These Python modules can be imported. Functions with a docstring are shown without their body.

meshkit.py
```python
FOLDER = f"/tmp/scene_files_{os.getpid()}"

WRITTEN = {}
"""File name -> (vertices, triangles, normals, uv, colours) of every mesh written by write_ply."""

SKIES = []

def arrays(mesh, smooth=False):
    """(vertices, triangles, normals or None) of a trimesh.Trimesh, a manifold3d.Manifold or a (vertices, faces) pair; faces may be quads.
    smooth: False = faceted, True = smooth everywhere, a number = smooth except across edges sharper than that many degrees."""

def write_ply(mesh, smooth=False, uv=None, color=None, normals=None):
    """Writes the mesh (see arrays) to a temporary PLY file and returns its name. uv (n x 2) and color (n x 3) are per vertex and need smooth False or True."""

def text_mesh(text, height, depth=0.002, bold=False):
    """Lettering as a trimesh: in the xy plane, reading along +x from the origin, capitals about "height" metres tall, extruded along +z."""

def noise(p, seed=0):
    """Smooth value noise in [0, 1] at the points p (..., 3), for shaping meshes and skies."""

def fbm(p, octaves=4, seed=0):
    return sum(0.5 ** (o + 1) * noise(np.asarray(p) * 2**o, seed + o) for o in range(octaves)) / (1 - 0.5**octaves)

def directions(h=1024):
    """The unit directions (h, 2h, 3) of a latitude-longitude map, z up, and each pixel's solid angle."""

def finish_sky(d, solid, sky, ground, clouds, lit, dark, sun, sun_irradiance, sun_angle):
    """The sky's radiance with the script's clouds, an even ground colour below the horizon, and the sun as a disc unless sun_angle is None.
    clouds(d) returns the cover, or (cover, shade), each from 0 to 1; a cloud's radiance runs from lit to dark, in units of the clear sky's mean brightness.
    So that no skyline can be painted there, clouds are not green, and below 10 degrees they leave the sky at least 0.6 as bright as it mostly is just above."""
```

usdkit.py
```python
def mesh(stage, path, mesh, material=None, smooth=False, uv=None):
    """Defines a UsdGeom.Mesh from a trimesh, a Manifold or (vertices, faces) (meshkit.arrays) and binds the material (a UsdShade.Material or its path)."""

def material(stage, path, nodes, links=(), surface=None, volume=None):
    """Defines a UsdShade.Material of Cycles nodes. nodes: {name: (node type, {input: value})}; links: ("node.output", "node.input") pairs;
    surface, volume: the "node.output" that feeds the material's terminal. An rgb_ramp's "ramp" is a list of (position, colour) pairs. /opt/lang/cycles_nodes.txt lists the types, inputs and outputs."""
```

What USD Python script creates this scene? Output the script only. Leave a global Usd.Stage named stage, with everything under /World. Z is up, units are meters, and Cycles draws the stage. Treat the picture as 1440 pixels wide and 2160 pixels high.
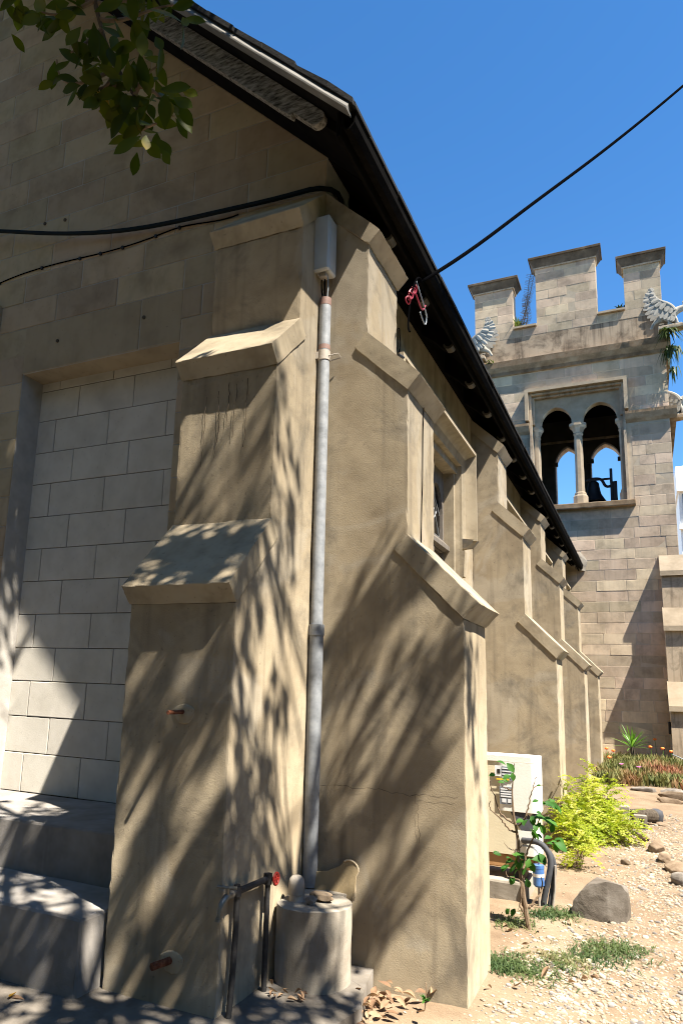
import math, random
import numpy as np
import trimesh
import shapely
from shapely.geometry import Polygon, box as sbox, LineString
from shapely import affinity
import meshkit, usdkit
from pxr import Usd, UsdGeom, UsdLux, UsdShade, Gf, Sdf, Vt

stage = Usd.Stage.CreateInMemory()
UsdGeom.SetStageUpAxis(stage, 'Z'); UsdGeom.SetStageMetersPerUnit(stage, 1.0)
UsdGeom.Xform.Define(stage, '/World')
rng = np.random.default_rng(7)

# ------------------------------------------------------------------ camera, sky, sun, exposure
F_PX, YAW, PITCH, ROLL = 1514.96, -0.4530, 0.1880, 0.0330
EYE = np.array([1.979, -4.355, 1.6])
PX, PY = 627.0, 1159.7
EXPOSURE = 1.66
SUN = np.array([0.48, -0.21, 0.85]); SUN /= np.linalg.norm(SUN)
cy_, sy_, cp_, sp_ = math.cos(YAW), math.sin(YAW), math.cos(PITCH), math.sin(PITCH)
FWD = np.array([sy_ * cp_, cy_ * cp_, sp_]); r0 = np.array([cy_, -sy_, 0]); u0 = np.cross(r0, FWD)
RIGHT = math.cos(ROLL) * r0 + math.sin(ROLL) * u0
UP = -math.sin(ROLL) * r0 + math.cos(ROLL) * u0
cam = UsdGeom.Camera.Define(stage, '/World/camera')
AP = 36.0
cam.CreateHorizontalApertureAttr(AP); cam.CreateVerticalApertureAttr(AP * 1.5)
cam.CreateFocalLengthAttr(AP * F_PX / 1440.0)
cam.CreateHorizontalApertureOffsetAttr((720 - PX) / 1440.0 * AP)
cam.CreateVerticalApertureOffsetAttr((PY - 1080) / 1440.0 * AP)
cam.CreateClippingRangeAttr(Gf.Vec2f(0.05, 5000))
cam.CreateExposureAttr(EXPOSURE)
m4 = Gf.Matrix4d(*RIGHT, 0, *UP, 0, *(-FWD), 0, *EYE, 1)
UsdGeom.Xformable(cam).AddTransformOp().Set(m4)

def in_frame(p, margin=60):
    d = np.asarray(p) - EYE; w = d @ FWD
    if w < 0.15: return False
    u = PX + F_PX * (d @ RIGHT) / w; v = PY - F_PX * (d @ UP) / w
    return -margin < u < 1440 + margin and -margin < v < 2160 + margin

sky = UsdLux.DomeLight.Define(stage, '/World/sky')
sky.GetPrim().SetCustomDataByKey('kind', 'structure'); sky.GetPrim().SetCustomDataByKey('label', 'clear deep blue midday sky above the church'); sky.GetPrim().SetCustomDataByKey('category', 'sky')
skymat = usdkit.material(stage, '/World/Looks/sky', {
    's': ('sky_texture', dict(sky_type='single_scattering', sun_disc=False, sun_elevation=math.asin(SUN[2]), sun_rotation=math.atan2(SUN[0], SUN[1]), air_density=1.0, aerosol_density=0.1, ozone_density=4.0)),
    'h': ('hsv', dict(saturation=1.24, value=1.0)),
    'b': ('background_shader', dict(strength=0.079))}, [('s.color', 'h.color'), ('h.color', 'b.color')], surface='b.background')
UsdShade.MaterialBindingAPI.Apply(sky.GetPrim()).Bind(skymat)
sun = UsdLux.DistantLight.Define(stage, '/World/sun')
sun.CreateNormalizeAttr(True); sun.CreateIntensityAttr(1.25); sun.CreateAngleAttr(0.53); sun.CreateColorAttr(Gf.Vec3f(1.0, 0.925, 0.80))
zx = SUN; xx = np.cross([0, 0, 1], zx); xx /= np.linalg.norm(xx); yx = np.cross(zx, xx)
UsdGeom.Xformable(sun).AddTransformOp().Set(Gf.Matrix4d(*xx, 0, *yx, 0, *zx, 0, 0, 0, 30, 1))

# ------------------------------------------------------------------ naming and tagging
USED = {}; ORIGIN = {}
def numbered(parent, name):
    k = (parent, name); n = USED.get(k, 0); USED[k] = n + 1
    return f'{parent}/{name}' if n == 0 else f'{parent}/{name}_{n:03d}'
def tag(prim, label=None, cat=None, group=None, kind=None):
    for k, v in (('label', label), ('category', cat), ('group', group), ('kind', kind)):
        if v: prim.SetCustomDataByKey(k, v)
def thing(name, label, cat, loc=(0, 0, 0), group=None, kind=None):
    p = numbered('/World', name); x = UsdGeom.Xform.Define(stage, p); x.AddTranslateOp().Set(Gf.Vec3d(*map(float, loc)))
    tag(x.GetPrim(), label, cat, group, kind); ORIGIN[p] = np.array(loc, float)
    return p
def arr(mesh):
    if hasattr(mesh, 'to_mesh'):
        m = mesh.to_mesh(); return np.array(m.vert_properties[:, :3]), np.array(m.tri_verts)
    if isinstance(mesh, (tuple, list)): 
        v, f = np.asarray(mesh[0], float), np.asarray(mesh[1], int)
        if f.shape[1] == 4: f = np.vstack([f[:, [0, 1, 2]], f[:, [0, 2, 3]]])
        return v, f
    return np.array(mesh.vertices), np.array(mesh.faces)
def part(parent, name, mesh, mat, smooth=False, label=None, kind=None):
    p = numbered(parent, name); o = ORIGIN[parent]; ORIGIN[p] = o
    v, f = arr(mesh)
    m = usdkit.mesh(stage, p, (v - o, f), M[mat], smooth)
    tag(m.GetPrim(), label=label, kind=kind)
    return p
def solo(name, mesh, mat, label, cat, group=None, kind=None, smooth=False):
    p = numbered('/World', name); v, f = arr(mesh)
    o = np.zeros(3) if kind else np.array([v[:, 0].mean(), v[:, 1].mean(), v[:, 2].min()])
    m = usdkit.mesh(stage, p, (v - o, f), M[mat], smooth)
    if not kind: UsdGeom.Xformable(m).AddTranslateOp().Set(Gf.Vec3d(*map(float, o)))
    tag(m.GetPrim(), label, cat, group, kind); ORIGIN[p] = o
    return p

# ------------------------------------------------------------------ mesh helpers
def join(*ms):
    vs, fs, n = [], [], 0
    for m in ms:
        v, f = arr(m); vs.append(v); fs.append(f + n); n += len(v)
    return np.vstack(vs), np.vstack(fs)
def hull(pts):
    h = trimesh.convex.convex_hull(np.asarray(pts, float)); return np.array(h.vertices), np.array(h.faces)
def bx(x0, x1, y0, y1, z0, z1, b=0.0):
    x0, x1 = min(x0, x1), max(x0, x1); y0, y1 = min(y0, y1), max(y0, y1); z0, z1 = min(z0, z1), max(z0, z1)
    b = min(b, (x1 - x0) / 2.5, (y1 - y0) / 2.5, (z1 - z0) / 2.5)
    P = []
    for sx in (0, 1):
        for sy in (0, 1):
            for sz in (0, 1):
                x, y, z = (x1 if sx else x0), (y1 if sy else y0), (z1 if sz else z0)
                dx, dy, dz = (-b if sx else b), (-b if sy else b), (-b if sz else b)
                if b > 0: P += [(x + dx, y + dy, z), (x + dx, y, z + dz), (x, y + dy, z + dz)]
                else: P.append((x, y, z))
    return hull(P)
def tri2d(poly):
    return trimesh.creation.triangulate_polygon(poly, engine='earcut')
def extr(poly, h):
    gs = getattr(poly, 'geoms', [poly])
    return join(*[trimesh.creation.extrude_polygon(g, h, engine='earcut') for g in gs if g.area > 1e-7])
def extr_xz(poly, y0, y1):            # polygon (x,z) -> solid between y0 and y1
    v, f = extr(poly, y1 - y0); return np.stack([v[:, 0], y0 + v[:, 2], v[:, 1]], 1), f[:, ::-1]
def extr_yz(poly, x0, x1):            # polygon (y,z)
    v, f = extr(poly, x1 - x0); return np.stack([x0 + v[:, 2], v[:, 0], v[:, 1]], 1), f
def tube(pts, rad, sides=8, cap=True):
    p = np.asarray(pts, float); n = len(p); rad = np.broadcast_to(rad, (n,)).astype(float)
    t = np.gradient(p, axis=0); t /= np.linalg.norm(t, axis=1, keepdims=True) + 1e-12
    a = np.cross(t[0], [0, 0, 1.0] if abs(t[0][2]) < .9 else [1.0, 0, 0]); a /= np.linalg.norm(a)
    A = []
    for i in range(n):
        a = a - t[i] * (a @ t[i]); a /= np.linalg.norm(a) + 1e-12; A.append(a.copy())
    A = np.array(A); B = np.cross(t, A); ang = np.arange(sides) * 2 * np.pi / sides
    v = p[:, None] + rad[:, None, None] * (np.cos(ang)[None, :, None] * A[:, None] + np.sin(ang)[None, :, None] * B[:, None])
    f = []
    for i in range(n - 1):
        for j in range(sides):
            k = (j + 1) % sides; a0, b0, c0, d0 = i * sides + j, i * sides + k, (i + 1) * sides + k, (i + 1) * sides + j
            f += [(a0, b0, c0), (a0, c0, d0)]
    v = v.reshape(-1, 3)
    if cap:
        c = len(v); v = np.vstack([v, p[0], p[-1]])
        for j in range(sides):
            k = (j + 1) % sides; f += [(c, k, j), (c + 1, (n - 1) * sides + j, (n - 1) * sides + k)]
    return v, np.array(f)
def smooth_path(pts, n=24):
    from scipy.interpolate import CubicSpline
    p = np.asarray(pts, float); s = np.r_[0, np.cumsum(np.linalg.norm(np.diff(p, axis=0), axis=1))]
    return CubicSpline(s, p)(np.linspace(0, s[-1], n))
def lathe(profile, c, sides=16):      # profile (r,z) up
    pr = np.asarray(profile, float); ang = np.arange(sides) * 2 * np.pi / sides + np.pi / sides
    v = np.stack([c[0] + pr[:, :1] * np.cos(ang), c[1] + pr[:, :1] * np.sin(ang), c[2] + np.repeat(pr[:, 1:], sides, 1)], -1).reshape(-1, 3); f = []
    for i in range(len(pr) - 1):
        for j in range(sides):
            k = (j + 1) % sides; f += [(i * sides + j, i * sides + k, (i + 1) * sides + k), (i * sides + j, (i + 1) * sides + k, (i + 1) * sides + j)]
    n = len(v); v = np.vstack([v, [c[0], c[1], c[2] + pr[0, 1]], [c[0], c[1], c[2] + pr[-1, 1]]])
    for j in range(sides):
        k = (j + 1) % sides; f += [(n, k, j), (n + 1, (len(pr) - 1) * sides + j, (len(pr) - 1) * sides + k)]
    return v, np.array(f)
def rough(mesh, edge, amp, scale, seed=0):
    """Cuts the faces down to the edge length and moves the points by smooth noise: hand-made surfaces and worn arrises."""
    v, f = arr(mesh); t = trimesh.Trimesh(v, f, process=True); t.merge_vertices()
    v, f = trimesh.remesh.subdivide_to_size(t.vertices, t.faces, edge, max_iter=12)
    t = trimesh.Trimesh(v, f, process=True); t.merge_vertices(); v = np.array(t.vertices)
    d = np.stack([meshkit.fbm(v * scale + 31.7 * k, 3, seed + k) - .5 for k in range(3)], 1)
    return v + d * 2 * amp, np.array(t.faces)
def rot(v, ax, a, c=(0, 0, 0)):
    R = trimesh.transformations.rotation_matrix(a, ax)[:3, :3]; return (np.asarray(v) - c) @ R.T + c
def xf(mesh, R=None, t=(0, 0, 0), s=1.0):
    v, f = arr(mesh); v = v * s
    if R is not None: v = v @ np.asarray(R).T
    return v + np.asarray(t), f
def rotz(a): c, s = math.cos(a), math.sin(a); return np.array([[c, -s, 0], [s, c, 0], [0, 0, 1]])
def frame(d, up=(0, 0, 1)):
    d = np.asarray(d, float); d /= np.linalg.norm(d); x = np.cross(up, d)
    if np.linalg.norm(x) < 1e-4: x = np.cross([1, 0, 0], d)
    x /= np.linalg.norm(x); return np.stack([d, x, np.cross(d, x)], 1)      # local x -> d
def stone(poly, y0, y1, inset=.006, axis='y', jit=0.0):
    """A dressed block: convex polygon (x,z), back at y1, front arrises eased, front at y0 (towards -y)."""
    g = poly.buffer(-.0035)
    if g.is_empty: return None
    def ring(q, y): return [(a, y, b) for a, b in list(q.exterior.coords)[:-1]]
    gi = g.buffer(-inset, join_style=2)
    if gi.is_empty or gi.geom_type != 'Polygon': return None
    g = poly.buffer(-.0035, join_style=2)
    fr = [(a + rng.normal(0, jit), y0 + rng.normal(0, jit * .6), b + rng.normal(0, jit)) for a, _, b in ring(gi, y0)]
    return hull(ring(g, y1) + ring(g, y0 + inset * .8) + fr)

# ------------------------------------------------------------------ materials
M = {}
def surf(name, stops, scale=3.0, patch=0.0, patch_col=(.5, .46, .4), rough_=.9, bump=.15, bscale=70., streak=0.0, streak_col=(.10, .085, .06), blotch=0.0, blotch_col=(.09, .08, .065), rand=0.0, spec=.25, hue=0.0, bevel=0.0, dist=.01, speck=0.0, speck_col=(.05, .045, .04), metal=0.0, stretch=(1, 1, 1)):
    n = {'geo': ('geometry', {}), 'mp': ('mapping', dict(scale=stretch)), 'n1': ('noise_texture', dict(scale=scale, detail=4, roughness=.62)), 'r1': ('rgb_ramp', dict(ramp=stops)),
         'n2': ('noise_texture', dict(scale=bscale, detail=3, roughness=.75)), 'bump': ('bump', dict(strength=bump, distance=dist)),
         'p': ('principled_bsdf', dict(roughness=rough_, specular_ior_level=spec, metallic=metal, diffuse_roughness=(1.0 if rough_ > .8 else 0.)))}
    L = [('geo.position', 'mp.vector'), ('mp.vector', 'n1.vector'), ('n1.fac', 'r1.fac'), ('mp.vector', 'n2.vector'), ('n2.fac', 'bump.height'), ('bump.normal', 'p.normal')]
    col = 'r1.color'
    if patch:
        n['pn'] = ('noise_texture', dict(scale=.85, detail=6, roughness=.55, distortion=1.2)); n['pr'] = ('map_range', dict(from_min=.53, from_max=.57, to_min=0., to_max=patch, clamp=True)); n['px'] = ('mix_color', dict(b=patch_col))
        L += [('geo.position', 'pn.vector'), ('pn.fac', 'pr.value'), ('pr.result', 'px.fac'), (col, 'px.a')]; col = 'px.result'
    if streak:
        n['sm'] = ('mapping', dict(scale=(7, 7, .45))); n['sn'] = ('noise_texture', dict(scale=1.0, detail=3, roughness=.6)); n['sr'] = ('map_range', dict(from_min=.52, from_max=.78, to_min=0., to_max=streak, clamp=True))
        n['sx'] = ('mix_color', dict(b=streak_col)); L += [('geo.position', 'sm.vector'), ('sm.vector', 'sn.vector'), ('sn.fac', 'sr.value'), ('sr.result', 'sx.fac'), (col, 'sx.a')]; col = 'sx.result'
    if blotch:
        n['bn'] = ('noise_texture', dict(scale=1.7, detail=5, roughness=.7, distortion=.4)); n['br'] = ('map_range', dict(from_min=.5, from_max=.72, to_min=0., to_max=blotch, clamp=True))
        n['bx'] = ('mix_color', dict(b=blotch_col)); L += [('geo.position', 'bn.vector'), ('bn.fac', 'br.value'), ('br.result', 'bx.fac'), (col, 'bx.a')]; col = 'bx.result'
    if speck:
        n['kn'] = ('noise_texture', dict(scale=38., detail=2, roughness=.6)); n['kr'] = ('map_range', dict(from_min=.66, from_max=.72, to_min=0., to_max=speck, clamp=True))
        n['kx'] = ('mix_color', dict(b=speck_col)); L += [('geo.position', 'kn.vector'), ('kn.fac', 'kr.value'), ('kr.result', 'kx.fac'), (col, 'kx.a')]; col = 'kx.result'
    if rand:
        n['oi'] = ('object_info', {}); n['vr'] = ('map_range', dict(from_min=0., from_max=1., to_min=1 - rand, to_max=1 + rand)); n['hr'] = ('map_range', dict(from_min=0., from_max=1., to_min=.5 - hue, to_max=.5 + hue))
        n['wn'] = ('white_noise_texture', dict(dimensions='1D')); n['hs'] = ('hsv', {})
        L += [('oi.random', 'vr.value'), ('oi.random', 'wn.w'), ('wn.value', 'hr.value'), ('vr.result', 'hs.value'), ('hr.result', 'hs.hue'), (col, 'hs.color')]; col = 'hs.color'
    if bevel:
        n['bv'] = ('bevel', dict(samples=4, radius=bevel)); L += [('bv.bevel', 'bump.normal')]
    L.append((col, 'p.base_color'))
    M[name] = usdkit.material(stage, '/World/Looks/' + name, n, L, surface='p.BSDF')
def leafmat(name, stops, trans=.35, rough_=.45, scale=9., spec=.4):
    n = {'geo': ('geometry', {}), 'n': ('noise_texture', dict(scale=scale, detail=2)), 'oi': ('object_info', {}), 'ad': ('math', dict(math_type='multiply_add', value2=.55, value3=.0)), 'a2': ('math', dict(math_type='multiply_add', value2=.9)),
         'ri': ('math', dict(math_type='multiply_add', value2=.45, value3=-.1)), 'r': ('rgb_ramp', dict(ramp=stops)), 'p': ('principled_bsdf', dict(roughness=rough_, specular_ior_level=spec)), 't': ('translucent_bsdf', {}), 'mx': ('mix_closure', dict(fac=trans)),
         'tc': ('hsv', dict(saturation=1.15, value=1.5))}
    L = [('geo.position', 'n.vector'), ('geo.random_per_island', 'ri.value1'), ('n.fac', 'a2.value1'), ('ri.value', 'a2.value3'), ('a2.value', 'r.fac'), ('r.color', 'p.base_color'), ('r.color', 'tc.color'), ('tc.color', 't.color'), ('p.BSDF', 'mx.closure1'), ('t.BSDF', 'mx.closure2')]
    n.pop('ad'); n['sm'] = ('math', dict(math_type='add')); n['fr'] = ('math', dict(math_type='fraction'))
    L[1] = ('geo.random_per_island', 'sm.value1'); L += [('oi.random', 'sm.value2'), ('sm.value', 'fr.value1'), ('fr.value', 'ri.value1')]
    M[name] = usdkit.material(stage, '/World/Looks/' + name, n, L, surface='mx.closure')
def plain(name, col, rough_=.5, metal=0., spec=.5):
    n = {'geo': ('geometry', {}), 'n': ('noise_texture', dict(scale=25., detail=4)), 'r': ('rgb_ramp', dict(ramp=[(0.25, tuple(c * .8 for c in col)), (.75, tuple(min(1, c * 1.12) for c in col))])), 'p': ('principled_bsdf', dict(roughness=rough_, metallic=metal, specular_ior_level=spec))}
    M[name] = usdkit.material(stage, '/World/Looks/' + name, n, [('geo.position', 'n.vector'), ('n.fac', 'r.fac'), ('r.color', 'p.base_color')], surface='p.BSDF')

surf('render', [(.25, (.26, .205, .135)), (.5, (.405, .333, .23)), (.75, (.48, .405, .29))], scale=1.7, patch=.35, patch_col=(.46, .42, .35), bump=.35, bscale=110, streak=.65, streak_col=(.12, .10, .075), blotch=.85, blotch_col=(.15, .13, .10), speck=.3, dist=.006)
surf('coping', [(.25, (.26, .21, .14)), (.5, (.42, .35, .245)), (.8, (.49, .42, .305))], scale=3.0, bump=.3, bscale=120, streak=.2, blotch=.6, blotch_col=(.14, .12, .09), speck=.3, dist=.006)
surf('ashlar', [(.25, (.36, .28, .185)), (.5, (.48, .385, .265)), (.78, (.53, .44, .315))], scale=3.2, bump=.22, bscale=60, streak=.12, blotch=.35, speck=.25, rand=.12, hue=.01, dist=.008)
surf('lintel', [(.25, (.34, .27, .18)), (.5, (.43, .35, .235)), (.78, (.47, .39, .275))], scale=2., bump=.2, bscale=60, streak=.2, blotch=.2, speck=.3)
surf('mortar', [(.3, (.40, .375, .34)), (.7, (.52, .495, .46))], scale=8, bump=.3, bscale=90)
surf('infill', [(.25, (.54, .505, .44)), (.55, (.64, .605, .54)), (.8, (.70, .665, .60))], scale=4, bump=.22, bscale=85, blotch=.12, speck=.12, rand=.06, hue=.005, dist=.006)
surf('dark_joint', [(.3, (.10, .08, .055)), (.7, (.16, .13, .09))], scale=12)
surf('tower_stone', [(.22, (.44, .35, .25)), (.5, (.62, .505, .37)), (.8, (.70, .585, .44))], scale=2.6, bump=.3, bscale=35, streak=.2, blotch=.45, blotch_col=(.20, .165, .13), rand=.2, hue=.012, dist=.015)
surf('tower_mortar', [(.3, (.46, .39, .295)), (.7, (.57, .49, .38))], scale=6)
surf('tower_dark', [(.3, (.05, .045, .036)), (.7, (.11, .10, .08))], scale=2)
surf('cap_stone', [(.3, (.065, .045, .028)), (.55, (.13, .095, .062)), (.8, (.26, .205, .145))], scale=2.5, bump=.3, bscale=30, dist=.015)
surf('tower_plain', [(.22, (.41, .315, .22)), (.5, (.56, .455, .33)), (.8, (.64, .53, .395))], scale=1.6, bump=.25, bscale=30, streak=.8, streak_col=(.12, .085, .055), blotch=.75, blotch_col=(.12, .09, .06), dist=.015)
surf('parapet_stone', [(.22, (.28, .205, .14)), (.5, (.47, .37, .265)), (.8, (.58, .48, .355))], scale=1.1, bump=.25, bscale=30, streak=1.0, streak_col=(.085, .06, .04), blotch=.95, blotch_col=(.10, .072, .047), dist=.015)
surf('cornice_stone', [(.25, (.15, .095, .05)), (.5, (.29, .205, .125)), (.8, (.40, .32, .22))], scale=3., bump=.3, bscale=30, blotch=.6, blotch_col=(.10, .075, .05), dist=.015)
surf('tower_trim', [(.25, (.40, .32, .22)), (.7, (.56, .465, .34))], scale=3., bump=.2, bscale=30, blotch=.2, dist=.01)
surf('concrete', [(.25, (.075, .064, .052)), (.5, (.14, .122, .102)), (.8, (.23, .205, .175))], scale=3., bump=.35, bscale=90, blotch=.4, streak=.2, streak_col=(.38, .37, .38), speck=.3, dist=.006)
surf('step_concrete', [(.25, (.17, .155, .14)), (.5, (.26, .24, .22)), (.8, (.34, .32, .30))], scale=3.5, bump=.3, bscale=90, blotch=.35, streak=.35, streak_col=(.40, .40, .42), dist=.006)
surf('pedestal', [(.25, (.22, .19, .15)), (.5, (.32, .285, .235)), (.8, (.40, .365, .31))], scale=4, bump=.4, bscale=110, streak=.4, blotch=.55, blotch_col=(.13, .10, .07), speck=.3, dist=.006)
surf('dirt', [(.2, (.17, .115, .072)), (.5, (.26, .19, .125)), (.8, (.33, .26, .18))], scale=2.6, bump=.8, bscale=45, blotch=.35, blotch_col=(.13, .085, .05), speck=.3, speck_col=(.55, .5, .42), dist=.02)
surf('lawn', [(.3, (.03, .045, .015)), (.7, (.06, .08, .03))], scale=3, bump=.8, bscale=60)
surf('black_wood', [(.3, (.004, .0035, .003)), (.7, (.010, .009, .008))], scale=6, bump=.3, bscale=40, rough_=1., spec=.03)
surf('tail_highlight', [(.3, (.05, .042, .032)), (.7, (.11, .095, .075))], scale=8, rough_=.7)  # lighter tone standing for light caught on the rafter tails
surf('weathered_wood', [(.33, (.03, .028, .025)), (.45, (.16, .15, .135)), (.6, (.34, .325, .30)), (.8, (.45, .43, .40))], scale=7, bump=.8, bscale=26, rough_=.9, dist=.01, stretch=(2.2, 6, 9))
surf('old_wood', [(.25, (.10, .085, .07)), (.5, (.19, .165, .14)), (.75, (.27, .24, .21))], scale=6, bump=.4, bscale=40, stretch=(6, 6, .8))
surf('slate', [(.3, (.012, .012, .012)), (.7, (.035, .033, .032))], scale=10, bump=.5, bscale=30, rand=.3)
surf('flashing', [(.3, (.10, .095, .085)), (.7, (.19, .18, .165))], scale=5, rough_=.7, blotch=.5)
surf('galvanised', [(.25, (.15, .16, .175)), (.5, (.24, .255, .275)), (.8, (.34, .355, .375))], scale=14, bump=.1, bscale=60, rough_=.55, speck=.12, spec=.4, streak=.25, streak_col=(.30, .31, .33))
surf('red_band', [(.3, (.17, .10, .085)), (.7, (.27, .18, .155))], scale=12, rough_=.6)
surf('box_plastic', [(.3, (.46, .46, .44)), (.7, (.56, .56, .54))], scale=5, rough_=.5, spec=.4)
surf('white_plastic', [(.3, (.30, .265, .225)), (.7, (.42, .38, .33))], scale=9, rough_=.6, spec=.3, speck=.4, speck_col=(.22, .17, .12))
surf('dirty_plastic', [(.3, (.42, .37, .31)), (.7, (.58, .53, .46))], scale=14, rough_=.6)
surf('ac_paint', [(.3, (.76, .74, .68)), (.7, (.84, .82, .76))], scale=3, rough_=.4, spec=.5)
surf('ac_tan', [(.3, (.62, .55, .39)), (.7, (.70, .63, .46))], scale=3, rough_=.5)
surf('brown_board', [(.3, (.32, .17, .07)), (.7, (.45, .26, .12))], scale=6, rough_=.7)
surf('iron_pipe', [(.25, (.018, .018, .019)), (.6, (.042, .041, .042)), (.8, (.085, .075, .066))], scale=22, bump=.3, bscale=80, rough_=.6, spec=.4)
surf('brass_grey', [(.3, (.14, .13, .11)), (.7, (.28, .26, .22))], scale=30, rough_=.4, metal=.6)
surf('red_paint', [(.3, (.16, .012, .01)), (.7, (.28, .025, .018))], scale=30, rough_=.5)
surf('rust', [(.25, (.06, .02, .012)), (.5, (.15, .05, .025)), (.75, (.27, .11, .055))], scale=45, bump=.6, bscale=120, rough_=.85)
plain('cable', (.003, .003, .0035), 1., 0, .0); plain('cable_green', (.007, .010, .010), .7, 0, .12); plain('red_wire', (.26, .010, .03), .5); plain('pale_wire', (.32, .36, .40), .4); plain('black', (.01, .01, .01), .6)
plain('label_grey', (.20, .22, .25), .5); plain('label_white', (.75, .76, .78), .5); plain('label_yellow', (.75, .55, .05), .5); plain('label_black', (.02, .02, .02), .5); plain('lid_blue', (.07, .17, .42), .4); plain('lid_white', (.7, .7, .7), .4)
plain('lag_grey', (.075, .078, .088), .7, 0, .2); plain('bell_iron', (.02, .02, .022), .5, .3)
plain('statue', (.30, .285, .25), .8, 0, .2); plain('lead', (.35, .36, .36), .5)
plain('bldg_white', (.74, .73, .70), .7); plain('bldg_glass', (.10, .16, .20), .15); plain('crack', (.10, .08, .058), 1.0, 0, .1); plain('board_edge', (.55, .45, .31), .9)
surf('cardboard', [(.3, (.33, .25, .14)), (.7, (.42, .33, .20))], scale=5, rough_=.9)
surf('boulder', [(.25, (.085, .07, .055)), (.5, (.15, .128, .105)), (.75, (.24, .215, .185))], scale=6, bump=.6, bscale=50, blotch=.3, speck=.3, dist=.012)
surf('tan_rock', [(.25, (.16, .11, .07)), (.5, (.27, .20, .135)), (.8, (.38, .30, .215))], scale=9, bump=.6, bscale=50, rand=.2, dist=.012)
surf('grey_rock', [(.25, (.14, .12, .10)), (.5, (.25, .22, .19)), (.8, (.36, .33, .29))], scale=9, bump=.6, bscale=50, rand=.2, dist=.012)
surf('pebble', [(.25, (.25, .19, .125)), (.45, (.42, .345, .25)), (.6, (.50, .43, .33)), (.8, (.58, .52, .43))], scale=9, bump=.3, bscale=120, rand=.3, hue=.015)
surf('pebble_grey', [(.3, (.22, .20, .185)), (.7, (.38, .35, .32))], scale=20, bump=.3, bscale=120, rand=.3)
surf('bark', [(.3, (.06, .045, .03)), (.7, (.16, .13, .10))], scale=12, bump=.7, bscale=50, stretch=(4, 4, 1))
surf('twig', [(.3, (.17, .115, .07)), (.7, (.30, .22, .15))], scale=25, bump=.3, bscale=80)
leafmat('tree_leaf', [(.2, (.022, .034, .005)), (.55, (.05, .07, .009)), (.8, (.10, .11, .014)), (.97, (.22, .16, .02))], .35, .5, 9., .15)
leafmat('yellow_leaf', [(.3, (.22, .13, .02)), (.7, (.38, .22, .04))], .3)
leafmat('hibiscus_leaf', [(.2, (.02, .07, .012)), (.6, (.045, .14, .022)), (.9, (.085, .20, .035))], .3, .55, 9., .2)
leafmat('fern_leaf', [(.1, (.07, .13, .01)), (.32, (.23, .31, .02)), (.6, (.38, .43, .04)), (.85, (.48, .48, .10))], .4, .5, 5.)
leafmat('grass_leaf', [(.2, (.03, .06, .022)), (.55, (.055, .10, .035)), (.8, (.11, .15, .05)), (.95, (.30, .26, .13))], .3, .5, 3.)
leafmat('yucca_leaf', [(.2, (.05, .12, .02)), (.6, (.12, .26, .04)), (.9, (.22, .38, .09))], .3, .4, 3.)
leafmat('cover_leaf', [(.2, (.09, .11, .04)), (.34, (.19, .19, .075)), (.46, (.26, .14, .08)), (.7, (.38, .15, .11))], .25, .7, 1.1, .1)
leafmat('dry_leaf', [(.1, (.09, .05, .03)), (.45, (.22, .13, .075)), (.75, (.33, .22, .13)), (.95, (.46, .36, .24))], .15, .7, 14.)
leafmat('orange_petal', [(.3, (.75, .22, .04)), (.7, (.85, .36, .10))], .3); leafmat('pink_petal', [(.3, (.6, .15, .45)), (.7, (.75, .3, .6))], .3)
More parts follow.
